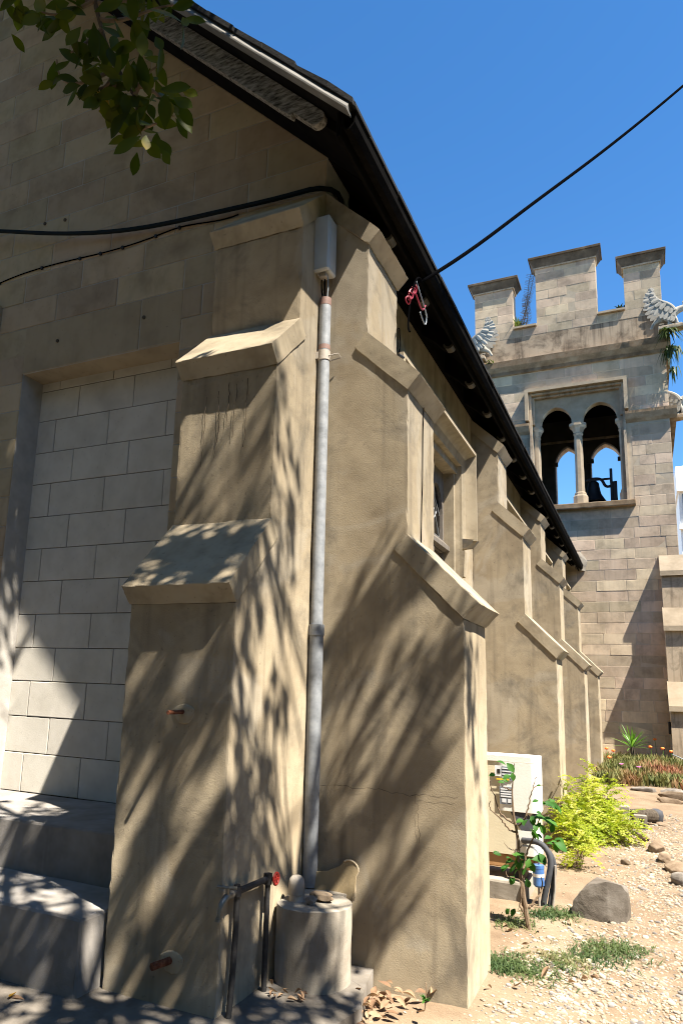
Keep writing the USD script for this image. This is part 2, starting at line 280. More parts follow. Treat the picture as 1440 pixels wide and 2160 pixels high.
leafmat('moss_leaf', [(.3, (.03, .05, .012)), (.7, (.09, .12, .03))], .3)
def glassmat(name, tint, rough_=.08):
    M[name] = usdkit.material(stage, '/World/Looks/' + name, {'f': ('fresnel', dict(IOR=1.5)), 't': ('transparent_bsdf', dict(color=tint)), 'g': ('glossy_bsdf', dict(roughness=rough_)), 'm': ('mix_closure', {})},
        [('f.fac', 'm.fac'), ('t.BSDF', 'm.closure1'), ('g.BSDF', 'm.closure2')], surface='m.closure')
glassmat('stained_glass', (.25, .33, .42)); glassmat('clear_glass', (.55, .6, .6))
n = {'geo': ('geometry', {}), 'c': ('mapping', dict(rotation=(math.pi / 2, 0, 0))), 'b': ('brick_texture', dict(color1=(.42, .345, .265), color2=(.50, .42, .325), mortar=(.33, .28, .22), scale=1.0, mortar_size=.012, brick_width=.75, row_height=.295)), 'p': ('principled_bsdf', dict(roughness=.9, specular_ior_level=.2))}
M['tower_side'] = usdkit.material(stage, '/World/Looks/tower_side', n, [('geo.position', 'c.vector'), ('c.vector', 'b.vector'), ('b.color', 'p.base_color')], surface='p.BSDF')

# ------------------------------------------------------------------ dimensions of the church (metres)
WA, WB = .702, .653
STAGES = dict(d=(1.03, .669, .369), z=(2.032, 3.567, 4.717), zt=(2.131, 3.668, 4.810), zu=(2.587, 4.037, 5.232), o=(.093, .089, .088))
STAGES_B = dict(d=(.995, .639, .347), z=(2.032, 3.567, 4.717), zt=(2.131, 3.668, 4.810), zu=(2.587, 4.037, 5.232), o=(.093, .089, .088))
BAYS = [0.0, 4.943, 9.183, 12.981]
YT = 17.2

# ================================================================== GROUND
def ground_z(x, y): return -.11 + .0045 * y + .03 * (meshkit.fbm(np.stack([np.asarray(x) * .8, np.asarray(y) * .8, 0 * np.asarray(x)], -1), 4, 3) - .5) * np.clip((30 - np.abs(y)) / 20, 0, 1)
def grid_lines(lo, hi, a, b, step, far):
    m = np.arange(a, b + 1e-6, step); l = a - np.geomspace(step, a - lo, far)[::-1]; h = b + np.geomspace(step, hi - b, far); return np.r_[l, m, h]
gx = grid_lines(-600, 600, .4, 3.2, .05, 26); gy = grid_lines(-600, 900, -1.2, 12.0, .06, 26)
XX, YY = np.meshgrid(gx, gy, indexing='ij'); ZZ = ground_z(XX, np.clip(YY, -20, 40))
ZZ += .012 * (meshkit.fbm(np.stack([XX * 6, YY * 6, 0 * XX], -1), 3, 9) - .5)
nx, ny = XX.shape; ii, jj = np.meshgrid(np.arange(nx - 1), np.arange(ny - 1), indexing='ij'); q0 = (ii * ny + jj).ravel()
solo('ground', (np.stack([XX, YY, ZZ], -1).reshape(-1, 3), np.stack([q0, q0 + ny, q0 + ny + 1, q0 + 1], 1)), 'dirt', 'sandy brown earth strewn with pebbles along the church wall', 'ground', kind='structure', smooth=True)
pave = Polygon([(-7, -8), (-7, .3), (.03, .3), (.03, -.02), (.45, -.02), (.50, -.30), (.57, -.55), (.54, -.75), (.58, -1.1), (.53, -1.6), (.6, -2.6), (.55, -8)])
solo('concrete_paving', rough(trimesh.Trimesh(*[arr(xf(extr(pave, .14), t=(0, 0, -.145)))[i] for i in (0, 1)]), .18, .006, 5., 4), 'concrete', 'worn grey concrete paving in front of the church', 'paving', kind='structure')

solo('lawn', (np.array([(3.3, -25, -.03), (45, -25, -.03), (45, 15, -.0), (3.3, 15, -.0)]), np.array([(0, 1, 2, 3)])), 'lawn', 'unseen dark grass added right of the gravel to cut bounced light', 'lawn', kind='structure')  # out-of-view dark sheet added to weaken light bounced off the ground
# ================================================================== CHURCH
church = thing('church_building', 'long low stone church with stepped plastered buttresses and black eaves', 'church')
REC = sbox(-2.945, -.5, -1.25, 4.28); LIN = sbox(-3.32, 4.28, -1.33, 4.735)
gab = Polygon([(-11, -.3), (0, -.3), (0, 5.55), (-5.2, 10.75), (-11, 4.95)])
gw = part(church, 'gable_wall', extr_xz(gab.difference(REC), .007, .45), 'mortar')
CH_ = .265
phase = {0: -2.619, 1: -2.352, 2: -2.736, 3: -2.575, 4: -2.185, 5: -2.46, 6: -2.719}
visible = sbox(-4.7, 1.0, -.0, 9.6)
def add_block(poly, mat='ashlar', parent=gw, y0=0.0, y1=.05, name='stone_block', jit=.0015, inset=.007):
    if poly.is_empty or poly.area < .004 or poly.geom_type != 'Polygon': return
    s = stone(poly, y0 + rng.uniform(-.002, .002), y1, inset, jit=jit)
    if s is not None: part(parent, name, s, mat)
for k in range(-16, 18):
    z0 = 4.735 + CH_ * k; z1 = z0 + CH_
    ph = phase.get(k, -2.45 + (.34 if k % 2 else 0))
    for i in range(-5, 6):
        x0, x1 = ph + .685 * i, ph + .685 * (i + 1)
        if x1 < -4.6 or x0 > .0: continue
        if x0 < -2.95 - .06 and False: pass
        g = sbox(x0, z0, min(x1, 0), z1)
        if z1 < 4.74:                                   # beside the blocked doorway: jamb stones
            if i: continue
            for a, b in ((-4.6, -3.72), (-3.72, -3.3 - (.14 if k % 2 else 0)), (-3.3 - (.14 if k % 2 else 0), -2.945)):
                add_block(sbox(a, z0, b, z1))
            for a, b in ((-1.25, -1.06 + (.0 if k % 2 else .12)), (-1.06 + (.0 if k % 2 else .12), -.5)):
                add_block(sbox(a, z0, b, z1))
            continue
        g = g.intersection(gab).difference(LIN)
        if g.geom_type == 'Polygon': add_block(g)
add_block(LIN.intersection(sbox(-3.32, 4.28, -1.66, 4.735)), 'lintel', name='lintel'); add_block(sbox(-1.66, 4.28, -1.24, 4.735), 'lintel', name='lintel')
part(gw, 'corbel', rough(hull([(-3.9, 0, 4.72), (-3.31, 0, 4.72), (-3.9, 0, 5.02), (-3.31, 0, 5.02), (-3.9, -.22, 4.86), (-3.29, -.22, 4.86), (-3.9, -.2, 5.0), (-3.29, -.2, 5.0)]), .1, .004, 6), 'coping')
for hx, hz in ((-1.62, 4.56), (-2.56, 4.53), (-2.87, 5.77), (-2.62, 5.74)):     # old fixing holes
    part(gw, 'fixing_hole', xf(trimesh.creation.cylinder(.016, .012, sections=8), trimesh.transformations.rotation_matrix(math.pi / 2, [1, 0, 0])[:3, :3], (hx, -.004, hz)), 'crack')
# blocked doorway
inf = part(church, 'infill_wall', bx(-2.96, -1.2, .252, .40, .3, 4.3), 'dark_joint')
zs = [.675, .985, 1.279, 1.57, 1.85, 2.138, 2.427, 2.715, 3.006, 3.31, 3.604, 3.91, 4.20, 4.29]
for k in range(len(zs) - 1):
    ph = (-2.74 if k % 2 == 0 else -2.48) + rng.uniform(-.015, .015); xs = [-2.95] + [ph + .615 * i for i in range(-1, 4)] + [-1.235]
    xs = sorted(x for x in xs if -2.95 <= x <= -1.235)
    for a, b in zip(xs[:-1], xs[1:]):
        if b - a > .03: add_block(sbox(a, zs[k], b, zs[k + 1]), 'infill', inf, .245, .30, 'infill_block', .0008, .004)
part(church, 'door_soffit', bx(-2.944, -1.251, .012, .25, 4.2795, 4.33), 'lintel')
part(church, 'door_jamb', bx(-3.0, -2.9455, .012, .30, -.2, 4.28), 'ashlar'); part(church, 'door_jamb', bx(-1.2495, -1.2, .012, .30, -.2, 4.28), 'ashlar')

# buttresses
def worn(mesh, edge, amp, scale, chip, seed):
    """Cut into small faces, waved a little by noise, the sharp arrises knocked back unevenly."""
    t = trimesh.Trimesh(*mesh, process=True); t.merge_vertices(); v, f = trimesh.remesh.subdivide_to_size(t.vertices, t.faces, edge, max_iter=12); t = trimesh.Trimesh(v, f, process=True); t.merge_vertices()
    v = np.array(t.vertices); big = t.area_faces > 1e-7; ok = big[t.face_adjacency].all(1); sharp = np.unique(t.face_adjacency_edges[ok & (t.face_adjacency_angles > .5)]); nrm = np.array(t.vertex_normals)
    d = np.stack([meshkit.fbm(v * scale + 31.7 * k, 3, seed + k) - .5 for k in range(3)], 1) * 2 * amp
    k = np.clip(meshkit.fbm(v[sharp] * 14, 3, seed) * 2.2 - .75, .06, 1.2); d[sharp] -= nrm[sharp] * (chip * k)[:, None]; return v + d, np.array(t.faces)
def buttress(S, place, width, ov, zb, mat='render', seed=0, label=None):
    """place(p, w, z) -> world point: p out from the wall, w along it."""
    d, z, zt, zu, o = S['d'], S['z'], S['zt'], S['zu'], S['o']; nxt = (d[1], d[2], 0.0)
    T = [np.array([d[i] + o[i], zt[i]]) for i in range(3)]; B = [np.array([d[i], z[i]]) for i in range(3)]; U_ = [np.array([nxt[i], zu[i]]) for i in range(3)]
    L = [U_[i] + (B[i] - T[i]) for i in range(3)]
    def at(i, p): return B[i][1] + (L[i][1] - B[i][1]) * (p - B[i][0]) / (L[i][0] - B[i][0])
    prof = [(0.0, zb), (d[0], zb), (d[0], z[0]), (d[1], at(0, d[1])), (d[1], z[1]), (d[2], at(1, d[2])), (d[2], z[2]), (0.0, at(2, 0.0))]
    def solid(poly, w0, w1):
        v, f = extr(Polygon(poly), w1 - w0); return np.array([place(a, w0 + c, b) for a, b, c in v]), f
    def fix(m):
        t = trimesh.Trimesh(*m, process=True); trimesh.repair.fix_normals(t); return np.array(t.vertices), np.array(t.faces)
    bm_ = worn(fix(solid(prof, 0, width)), .05 if seed in (1, 20) else .09, .0045, 4., .009, seed)
    b = part(church, 'buttress', bm_, mat, label=label)
    for i in range(3):
        top = U_[i] if i < 2 else U_[i]
        part(b, 'coping', worn(fix(solid([T[i], top, L[i], B[i]], -ov, width + ov)), .04, .004, 7., .009, seed + i), 'coping')
    return b
bA = buttress(STAGES, lambda p, w, z: (-WA + w, -p, z), WA, .009, -.3, seed=1, label='front buttress with mottled leaf shade and two rusty pegs')
bB = [buttress(STAGES_B, lambda p, w, z, y=y: (p, y + w, z), WB, .014, -.3, seed=20 + 9 * i, label=('corner buttress beside the grey pipe with a horizontal crack' if i == 0 else None)) for i, y in enumerate(BAYS)]
solo('wall_cable', tube(smooth_path([(.646, .36, 3.60), (.647, .335, 3.40), (.648, .315, 3.0), (.648, .29, 2.70), (.648, .285, 2.58)], 14), .004, 5), 'cable', 'thin black cable running down the end of the corner buttress between its copings', 'cable')
def ribbon(pts, w, n):                # thin raised or open crack
    p = np.asarray(pts, float); t = np.gradient(p, axis=0); s = np.cross(t, n); s /= np.linalg.norm(s, axis=1, keepdims=True); ww = w * (0.4 + rng.random((len(p), 1)))
    v = np.vstack([p + s * ww, p - s * ww]); k = len(p); i = np.arange(k - 1); return v, np.stack([i, i + 1, k + i + 1, k + i], 1)
def wander(a, b, k, amp):
    a, b = np.array(a, float), np.array(b, float); t = np.linspace(0, 1, k)[:, None]; d = np.cumsum(rng.normal(0, amp, (k, 3)), 0); d -= t * d[-1]; return a + (b - a) * t + d
def flat(p, ax, val): p = p.copy(); p[:, ax] = val; return p
part(bB[0], 'crack', ribbon(flat(wander((.06, 0, .985), (.95, 0, .995), 40, .006), 1, -.0085), .0014, (0, 1, 0)), 'crack')
part(bB[0], 'crack', ribbon(flat(wander((.70, 0, .99), (.72, 0, .72), 14, .006), 1, -.0085), .0012, (0, 1, 0)), 'crack')
for xx_, z0, z1 in ((-.50, 3.42, 2.95), (-.41, 3.45, 3.0), (-.33, 3.5, 3.2), (-.28, 3.48, 3.12), (-.20, 3.5, 3.05), (-.39, 3.3, 3.1)):
    part(bA, 'crack', ribbon(flat(wander((xx_, 0, z0), (xx_ - .012, 0, z1), 16, .004), 1, -.6785), .0025, (0, 1, 0)), 'crack')

# side wall with windows
def win_centre(i): return ((BAYS[i] + WB) + (BAYS[i + 1] if i < 3 else 17.2)) / 2
sidep = sbox(.45, -.3, YT + .3, 5.62)
wins = []
for i in range(4):
    c = win_centre(i); hw = min(1.5, ((BAYS[i + 1] if i < 3 else 17.2) - BAYS[i] - WB) / 2 - .63); wins.append((c, hw)); sidep = sidep.difference(sbox(c - hw + .12, 2.62, c + hw - .12, 4.22))
part(church, 'side_wall', rough(extr_yz(sidep, -.45, 0.0), .25, .003, 3., 77), 'render')
def arch(a, b, spring, apex, n=9):    # pointed arch outline
    m = (a + b) / 2; t = np.linspace(0, 1, n); L_ = [(a + (m - a) * (1 - math.cos(x * math.pi / 2)) ** .9, spring + (apex - spring) * math.sin(x * math.pi / 2) ** .9) for x in t]
    R_ = [(b - (q - a), z) for q, z in L_[::-1][1:]]; return L_ + R_
for wi, (c, hw) in enumerate(wins):
    prof = [(-.0, 0.0), (-.0, .20), (.045, .205), (.055, .175), (.075, .125), (.11, .085), (.16, .065), (.2, .06), (.2, .03), (.215, -.02), (.26, -.025), (.26, -.2)]
    zt_, zb_ = 4.52, 3.40
    def n_path(o, x, zb): return [(x, c - hw + o, zb), (x, c - hw + o, zt_ - o), (x, c + hw - o, zt_ - o), (x, c + hw - o, zb)]
    def loft(pr, zb):
        v = np.array([n_path(o, x, zb) for o, x in pr]).reshape(-1, 3); f = []
        for a in range(len(pr) - 1):
            for b in range(3): i0 = a * 4 + b; f.append((i0, i0 + 4, i0 + 5, i0 + 1))
        return v, np.array(f)
    fr = part(church, 'window', loft(prof[7:], 2.62), 'coping', smooth=False)
    part(fr, 'hood_moulding', loft(prof[:8], zb_), 'coping', smooth=25)
    for s in (-1, 1):
        y0 = c + s * hw
        part(fr, 'label_stop', rough(hull([(0, y0 + s * .16, 3.40), (0, y0 - s * .19, 3.40), (.2, y0 + s * .12, 3.42), (.2, y0 - s * .02, 3.42), (.06, y0 - s * .2, 3.41), (0, y0 + s * .13, 3.33), (0, y0 - s * .12, 3.30), (.13, y0 + s * .08, 3.33), (.05, y0 - s * .1, 3.30)]), .05, .003, 9), 'coping')
        part(fr, 'jamb_base', rough(hull([(x_, y0 - s * a, z_) for x_ in (0, .07) for a in (.05, .19) for z_ in (2.95, 3.22)] + [(.09, y0 - s * .04, 3.25), (.09, y0 - s * .2, 3.25), (0, y0 - s * .04, 3.29), (0, y0 - s * .2, 3.29)]), .05, .003, 9), 'coping')
    part(fr, 'sill', rough(hull([(-.2, c - hw, 2.52), (-.2, c + hw, 2.52), (-.2, c - hw, 2.70), (-.2, c + hw, 2.70), (.10, c - hw, 2.52), (.10, c + hw, 2.52), (.10, c - hw, 2.57), (.10, c + hw, 2.57)]), .12, .003, 6), 'coping')
    a, b = c - hw + .26, c + hw - .26; nl = 4; lw = (b - a) / nl
    wood = sbox(a, 2.66, b, 4.26); panes = []
    for k in range(nl):
        l0, l1 = a + k * lw + .05, a + (k + 1) * lw - .05
        wood = wood.difference(Polygon([(l0, 3.38), (l1, 3.38)] + arch(l0, l1, 3.70, 4.02)[::-1])); panes.append((l0, l1))
        wood = wood.difference(sbox(l0 + .02, 2.78, l1 - .02, 3.22))
    part(fr, 'wooden_frame', extr_yz(wood, -.215, -.15), 'old_wood')
    for k, (l0, l1) in enumerate(panes):
        part(fr, 'mullion', extr_yz(sbox(l0 - .085, 2.66, l0 - .015, 4.26), -.149, -.11), 'old_wood')
        part(fr, 'glass_pane', extr_yz(Polygon([(l0, 3.38), (l1, 3.38)] + arch(l0, l1, 3.70, 4.02)[::-1]), -.195, -.188), 'stained_glass')
        m_ = (l0 + l1) / 2; lead = [[(-.184, l0 + .03, 3.40), (-.184, m_, 3.72), (-.184, l1 - .03, 3.40)], [(-.184, l0 + .02, 3.68), (-.184, m_ - .05, 3.85), (-.184, m_, 3.98)], [(-.184, l1 - .02, 3.68), (-.184, m_ + .05, 3.85), (-.184, m_, 3.98)], [(-.184, l0 + .02, 3.41), (-.184, l1 - .02, 3.41)], [(-.184, m_ - .10, 3.70), (-.184, m_, 3.60), (-.184, m_ + .10, 3.70), (-.184, m_, 3.82), (-.184, m_ - .10, 3.70)]]
        part(fr, 'window_lead', join(*[tube(np.array(x), .005, 5) for x in lead]), 'lead')
        part(fr, 'wooden_panel', extr_yz(sbox(l0 + .0, 2.76, l1 - .0, 3.24), -.20, -.185), 'old_wood')
    part(fr, 'transom', hull([(-.149, a, 3.24), (-.149, b, 3.24), (-.149, a, 3.37), (-.149, b, 3.37), (-.08, a, 3.25), (-.08, b, 3.25), (-.08, a, 3.30), (-.08, b, 3.30)]), 'old_wood')
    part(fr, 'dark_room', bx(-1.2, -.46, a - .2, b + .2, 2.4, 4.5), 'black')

# roof
TOP, BOT = 5.765, 5.63          # x + z of the upper and lower roof surface
XE, Y0R, Y1R, XR = .47, -.72, YT - .02, -5.2
def slope(x, s): return s - x
rf = part(church, 'roof', extr_xz(Polygon([(XE - .03, slope(XE - .03, BOT)), (XE - .03, slope(XE - .03, TOP - .03)), (XR, slope(XR, TOP - .03)), (XR - 5.9, slope(XR, TOP) - 5.9), (XR - 5.9, slope(XR, BOT) - 5.9), (XR, slope(XR, BOT))]), Y0R + .035, Y1R), 'black_wood')
part(rf, 'verge_flashing', rough(extr_xz(Polygon([(XE, slope(XE, 5.625)), (XE, slope(XE, 5.705)), (XR, slope(XR, 5.705)), (XR, slope(XR, 5.625))]), Y0R, Y0R + .033), .15, .003, 4.), 'flashing')
lean = hull([(x_, y_, slope(x_, s_)) for x_ in (XE + .002, XR) for y_, s_ in ((Y0R - .052, 5.630), (Y0R - .004, 5.706), (Y0R - .002, 5.632))]); part(rf, 'verge_flashing', lean, 'flashing')
part(rf, 'verge_flashing', extr_xz(Polygon([(XE + .004, slope(XE, 5.619)), (XE + .004, slope(XE, 5.634)), (XR, slope(XR, 5.634)), (XR, slope(XR, 5.619))]), Y0R - .058, Y0R + .03), 'flashing')
x = XE + .02
while x > -4.6:                                        # ragged verge tiles
    l = rng.uniform(.16, .26); a = rng.uniform(-.012, .01); w_ = rng.uniform(.012, .022)
    part(rf, 'roof_tile', hull([(x + dx, y_, slope(x + dx, 5.708 + h + k * a)) for k, dx in ((0, .01), (1, -l)) for y_ in (Y0R - .02 - rng.uniform(0, .015), Y0R + .5) for h in (0, w_ + rng.uniform(.015, .035))]), 'slate'); x -= l
y = Y0R
while y < Y1R - .3:
    l = rng.uniform(.28, .34)
    part(rf, 'roof_tile', hull([(x_, y_, slope(x_, 5.712 + h)) for x_ in (XE + .035 + rng.uniform(0, .012), XE - .3) for y_ in (y + .004, y + l - .004) for h in (0, .03)]), 'slate'); y += l
gpts = [(.395, 5.225), (.40, 5.13), (.425, 5.095), (.46, 5.095), (.492, 5.13), (.498, 5.225), (.488, 5.225), (.482, 5.135), (.455, 5.107), (.43, 5.107), (.41, 5.135), (.405, 5.225)]
part(rf, 'gutter', extr_xz(Polygon(gpts), Y0R + .05, Y1R), 'black_wood')
part(rf, 'fascia_board', bx(.37, .394, Y0R + .04, Y1R, 5.06, 5.24, .004), 'black_wood')
def bargeboard(y0, y1, lo, hi, xend, mat):
    p = [(XR, slope(XR, hi))]; cx = xend; n_ = 10; h = (hi - lo) / math.sqrt(2) / 2
    ctr = np.array([cx, slope(cx, (lo + hi) / 2)]); dn = np.array([1, -1]) / math.sqrt(2); up = np.array([1, 1]) / math.sqrt(2)
    for t in np.linspace(math.pi / 2, -math.pi / 2, n_): p.append(tuple(ctr + dn * h * math.cos(t) * .9 + up * h * math.sin(t)))
    p.append((-.02, slope(-.02, lo))); p.append((-.03, slope(-.03, lo - .035))); p.append((-.07, slope(-.07, lo - .04))); p.append((XR, slope(XR, lo - .04)))
    return rough(extr_xz(Polygon(p), y0, y1), .12, .003, 6.)
part(rf, 'bargeboard', bargeboard(-.56, -.50, 5.46, 5.615, .17, 'w'), 'weathered_wood')
part(rf, 'soffit_board', extr_xz(Polygon([(.36, slope(.36, 5.545)), (.36, slope(.36, 5.628)), (XR, slope(XR, 5.628)), (XR, slope(XR, 5.545))]), -.499, .02), 'black_wood')
RAFT = [.5 + .975 * k for k in range(18)]
part(rf, 'wall_plate', bx(.002, .045, .46, Y1R, 5.255, 5.58), 'black_wood'); part(rf, 'soffit_board', hull([(x_, y_, z_ + h) for x_, z_ in ((.0, 5.54), (.366, 5.17)) for y_ in (.02, Y1R) for h in (0, .012)]), 'black_wood')
for yr in RAFT:
    if yr > Y1R - .2: continue
    pr = [(-.3, slope(-.3, 5.628)), (.368, slope(.368, 5.628)), (.368, 5.16), (.355, 5.075), (.32, 5.035), (.27, 5.045), (.2, 5.12), (-.3, 5.62 - .1)]
    r_ = part(rf, 'rafter', extr_xz(Polygon(pr), yr - .05, yr + .05), 'black_wood')
    th = np.linspace(-math.pi, 0, 9); cres = [(.325 + .055 * math.cos(t), 5.085 + .055 * math.sin(t)) for t in th] + [(.325 + .038 * math.cos(t), 5.092 + .035 * math.sin(t)) for t in th[::-1]]
    part(r_, 'rafter_end', extr_xz(Polygon(cres), yr - .054, yr + .054), 'tail_highlight')  # pale crescent paints the light along the rounded rafter tail
for k in range(14):                                    # purlins/boards under the eaves run along the wall
    pass
part(church, 'mortar_fillet', rough(hull([(.30, YT - .25, 5.1), (.56, YT - .02, 5.05), (.62, YT - .01, 5.35), (.45, YT - .01, 5.62), (.40, YT - .2, 5.5), (.25, YT - .02, 5.6)]), .08, .02, 8.), 'pedestal')

# steps against the gable
steps = thing('concrete_steps', 'two grey concrete steps up to the blocked doorway', 'steps', (-2.5, -.6, 0))
part(steps, 'step', rough(bx(-6, -WA - .012, -.648, .244, -.1, .675, .01), .12, .005, 4., 3), 'step_concrete')
part(steps, 'step', rough(bx(-6, -WA - .03, -1.20, -.652, -.1, .373, .012), .12, .006, 4., 5), 'step_concrete')

# ================================================================== TOWER
tower = thing('bell_tower', 'square stone bell tower with battlements and open twin arches', 'tower', (.3, YT, 0))
def tarch(a, b, spring, apex, n=10):   # two-centred pointed arch
    h, r = (b - a) / 2, apex - spring; Rr = (h * h + r * r) / (2 * h); t1 = math.asin(min(1, r / Rr))
    L_ = [(a + Rr - Rr * math.cos(t), spring + Rr * math.sin(t)) for t in np.linspace(0, t1, n)]
    return L_ + [(a + b - x_, z_) for x_, z_ in L_[::-1][1:]]
TX0, TX1, TD = -2.43, 2.92, 4.4
OPEN = sbox(-.76, 7.02, 1.78, 10.5)
front = sbox(TX0 + .01, -.3, TX1 - .01, 11.4).difference(OPEN)
tw = part(tower, 'front_wall', extr_xz(front, YT + .004, YT + .6), 'tower_mortar')
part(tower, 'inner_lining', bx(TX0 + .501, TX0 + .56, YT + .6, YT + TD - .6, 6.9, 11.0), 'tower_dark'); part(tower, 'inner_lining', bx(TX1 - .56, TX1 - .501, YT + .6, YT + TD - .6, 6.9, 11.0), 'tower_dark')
part(tower, 'side_wall', bx(TX0, TX0 + .5, YT + .6, YT + TD - .6, -.3, 11.4), 'tower_side'); part(tower, 'side_wall', bx(TX1 - .5, TX1, YT + .6, YT + TD - .6, -.3, 11.4), 'tower_side')
backop = [Polygon([(a, 7.3), (b, 7.3)] + tarch(a, b, 9.42, 10.08)[::-1]) for a, b in ((-.53, .30), (.62, 1.56))]
bk = sbox(TX0, -.3, TX1, 11.4)
for g in backop: bk = bk.difference(g)
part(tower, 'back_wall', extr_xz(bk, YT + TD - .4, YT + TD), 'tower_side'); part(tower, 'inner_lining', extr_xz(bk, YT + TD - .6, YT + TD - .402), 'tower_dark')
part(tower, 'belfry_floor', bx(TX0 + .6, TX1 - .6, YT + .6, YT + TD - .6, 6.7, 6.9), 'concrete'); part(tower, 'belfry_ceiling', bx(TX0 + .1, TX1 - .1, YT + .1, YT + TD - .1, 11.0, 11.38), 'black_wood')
for (a, b) in ((-.53, .30), (.62, 1.56)):              # imposts of the back arches
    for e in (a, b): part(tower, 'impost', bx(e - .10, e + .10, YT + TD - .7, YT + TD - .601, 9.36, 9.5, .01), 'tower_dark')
part(tower, 'inner_string', bx(TX0 + .6, TX1 - .6, YT + TD - .65, YT + TD - .601, 10.2, 10.27), 'tower_plain')
hoodzone = sbox(-.95, 9.6, 1.9, 10.70).union(sbox(1.88, 9.24, 3.2, 9.68)).union(sbox(-3, 9.24, -.87, 9.68)).union(sbox(-.80, 6.80, 1.92, 10.5))
RH = .295
nblk = 0
for k in range(0, 40):
    z0, z1 = -.24 + RH * k, -.24 + RH * (k + 1)
    if z0 > 11.35: break
    z1 = min(z1, 11.4); x = TX0 - (.0 if k % 2 else .36)
    while x < TX1:
        w = rng.uniform(.62, .86)
        if rng.random() < .12: w *= .5
        a, b = max(x, TX0), min(x + w, TX1); x += w
        if TX1 - b < .16: b = TX1; x = TX1 + 1
        if b - a < .05 or b < (.55 if z1 < 4.6 else -.6 if z1 < 6.6 else -2.5): continue
        g = sbox(a, z0, b, z1).difference(hoodzone)
        for gg in getattr(g, 'geoms', [g]):
            if gg.is_empty or gg.area < .012: continue
            for piece in ([gg] if len(gg.exterior.coords) == 5 else [gg.intersection(sbox(a, z0, b, 9.6)), gg.intersection(sbox(a, 9.6, b, z1))]):
                if piece.geom_type != 'Polygon' or piece.area < .01: continue
                s_ = stone(piece, YT + rng.uniform(-.006, .004), YT + .06, .008, jit=.003)
                if s_ is not None: part(tw, 'stone_block', s_, 'tower_stone'); nblk += 1
# twin arch
plate = sbox(-.76, 9.56, 1.78, 10.5)
for a, b in ((-.53, .34), (.655, 1.57)): plate = plate.difference(Polygon([(a, 9.5), (b, 9.5)] + tarch(a, b, 9.62, 10.11)[::-1]))
part(tower, 'arch_panel', extr_xz(plate, YT + .14, YT + .40), 'tower_trim')
for sx, r_, nm in ((.497, .125, 'column'), (-.66, .095, 'column'), (1.69, .095, 'column')):
    yc = YT + .27
    c_ = part(tower, nm, lathe([(r_ * 1.05, 7.42), (r_ * .95, 9.18), (r_ * .95, 9.25)], (sx, yc, 0), 8), 'tower_trim')
    part(c_, 'column_base', lathe([(r_ * 1.7, 7.03), (r_ * 1.7, 7.30), (r_ * 1.35, 7.36), (r_ * 1.35, 7.40), (r_ * 1.05, 7.44)], (sx, yc, 0), 8), 'tower_trim')
    part(c_, 'capital', lathe([(r_ * .95, 9.18), (r_ * 1.15, 9.22), (r_ * 1.0, 9.26), (r_ * 1.5, 9.40), (r_ * 2.0, 9.46), (r_ * 2.0, 9.54), (r_ * 1.5, 9.57)], (sx, yc, 0), 8), 'tower_trim')
def nframe(x0, x1, zt, zb, w, y0, y1): return extr_xz(sbox(x0, zb, x1, zt).difference(sbox(x0 + w, zb - 1, x1 - w, zt - w)), y0, y1)
part(tower, 'hood_mould', rough(nframe(-.94, 1.885, 10.67, 9.68, .10, YT - .22, YT + .02), .2, .004, 3.), 'tower_trim')
part(tower, 'inner_mould', nframe(-.83, 1.80, 10.56, 7.02, .07, YT - .09, YT + .10), 'tower_plain')
part(tower, 'inner_mould', nframe(-.755, 1.73, 10.48, 9.6, .06, YT + .02, YT + .139), 'tower_plain')
def string(x0, x1):
    return join(extr_yz(Polygon([(YT, 9.30), (YT - .10, 9.38), (YT - .2, 9.52), (YT - .2, 9.60), (YT, 9.675)]), x0, x1))
part(tower, 'string_course', rough(string(1.787, TX1 + .18), .2, .005, 3.), 'cornice_stone'); part(tower, 'string_course', rough(string(TX0 - .18, -.842), .2, .005, 3.), 'cornice_stone')
part(tower, 'string_course', xf(rough(bx(TX1, TX1 + .18, YT + .001, YT + TD, 9.36, 9.66), .3, .005, 3.)), 'cornice_stone')
part(tower, 'sill', rough(bx(-.95, 1.94, YT - .2, YT + .55, 6.86, 7.018, .02), .15, .005, 3.), 'cornice_stone')
cor = Polygon([(YT, 11.28), (YT - .06, 11.30), (YT - .07, 11.40), (YT - .2, 11.52), (YT - .22, 11.70), (YT, 11.78)])
part(tower, 'cornice', rough(extr_yz(cor, TX0 - .15, TX1 + .12), .25, .006, 3.), 'cornice_stone')
part(tower, 'cornice', rough(bx(TX1, TX1 + .15, YT + .01, YT + TD, 11.42, 11.72), .4, .005, 3.), 'cornice_stone')
part(tower, 'parapet', rough(extr_xz(sbox(TX0 - .0, 11.74, TX1 + .0, 12.52), YT + .005, YT + .5), .3, .004, 2.), 'parapet_stone')
part(tower, 'parapet', bx(TX0, TX0 + .5, YT + .5, YT + TD, 11.4, 12.7), 'tower_side'); part(tower, 'parapet', bx(TX1 - .5, TX1, YT + .5, YT + TD, 11.4, 12.7), 'tower_side')
pb = part(tower, 'parapet_wall', bx(TX0 + .01, TX1 - .01, YT + .005, YT + .5, 12.52, 12.78), 'tower_mortar')
x = TX0
while x < TX1 - .05:
    w = rng.uniform(.5, .8); b = min(x + w, TX1); part(pb, 'stone_block', stone(sbox(x, 12.52, b, 12.79), YT + rng.uniform(-.004, .004), YT + .06, .008, jit=.003) or bx(x, b, YT, YT + .05, 12.52, 12.79), 'tower_stone'); x = b
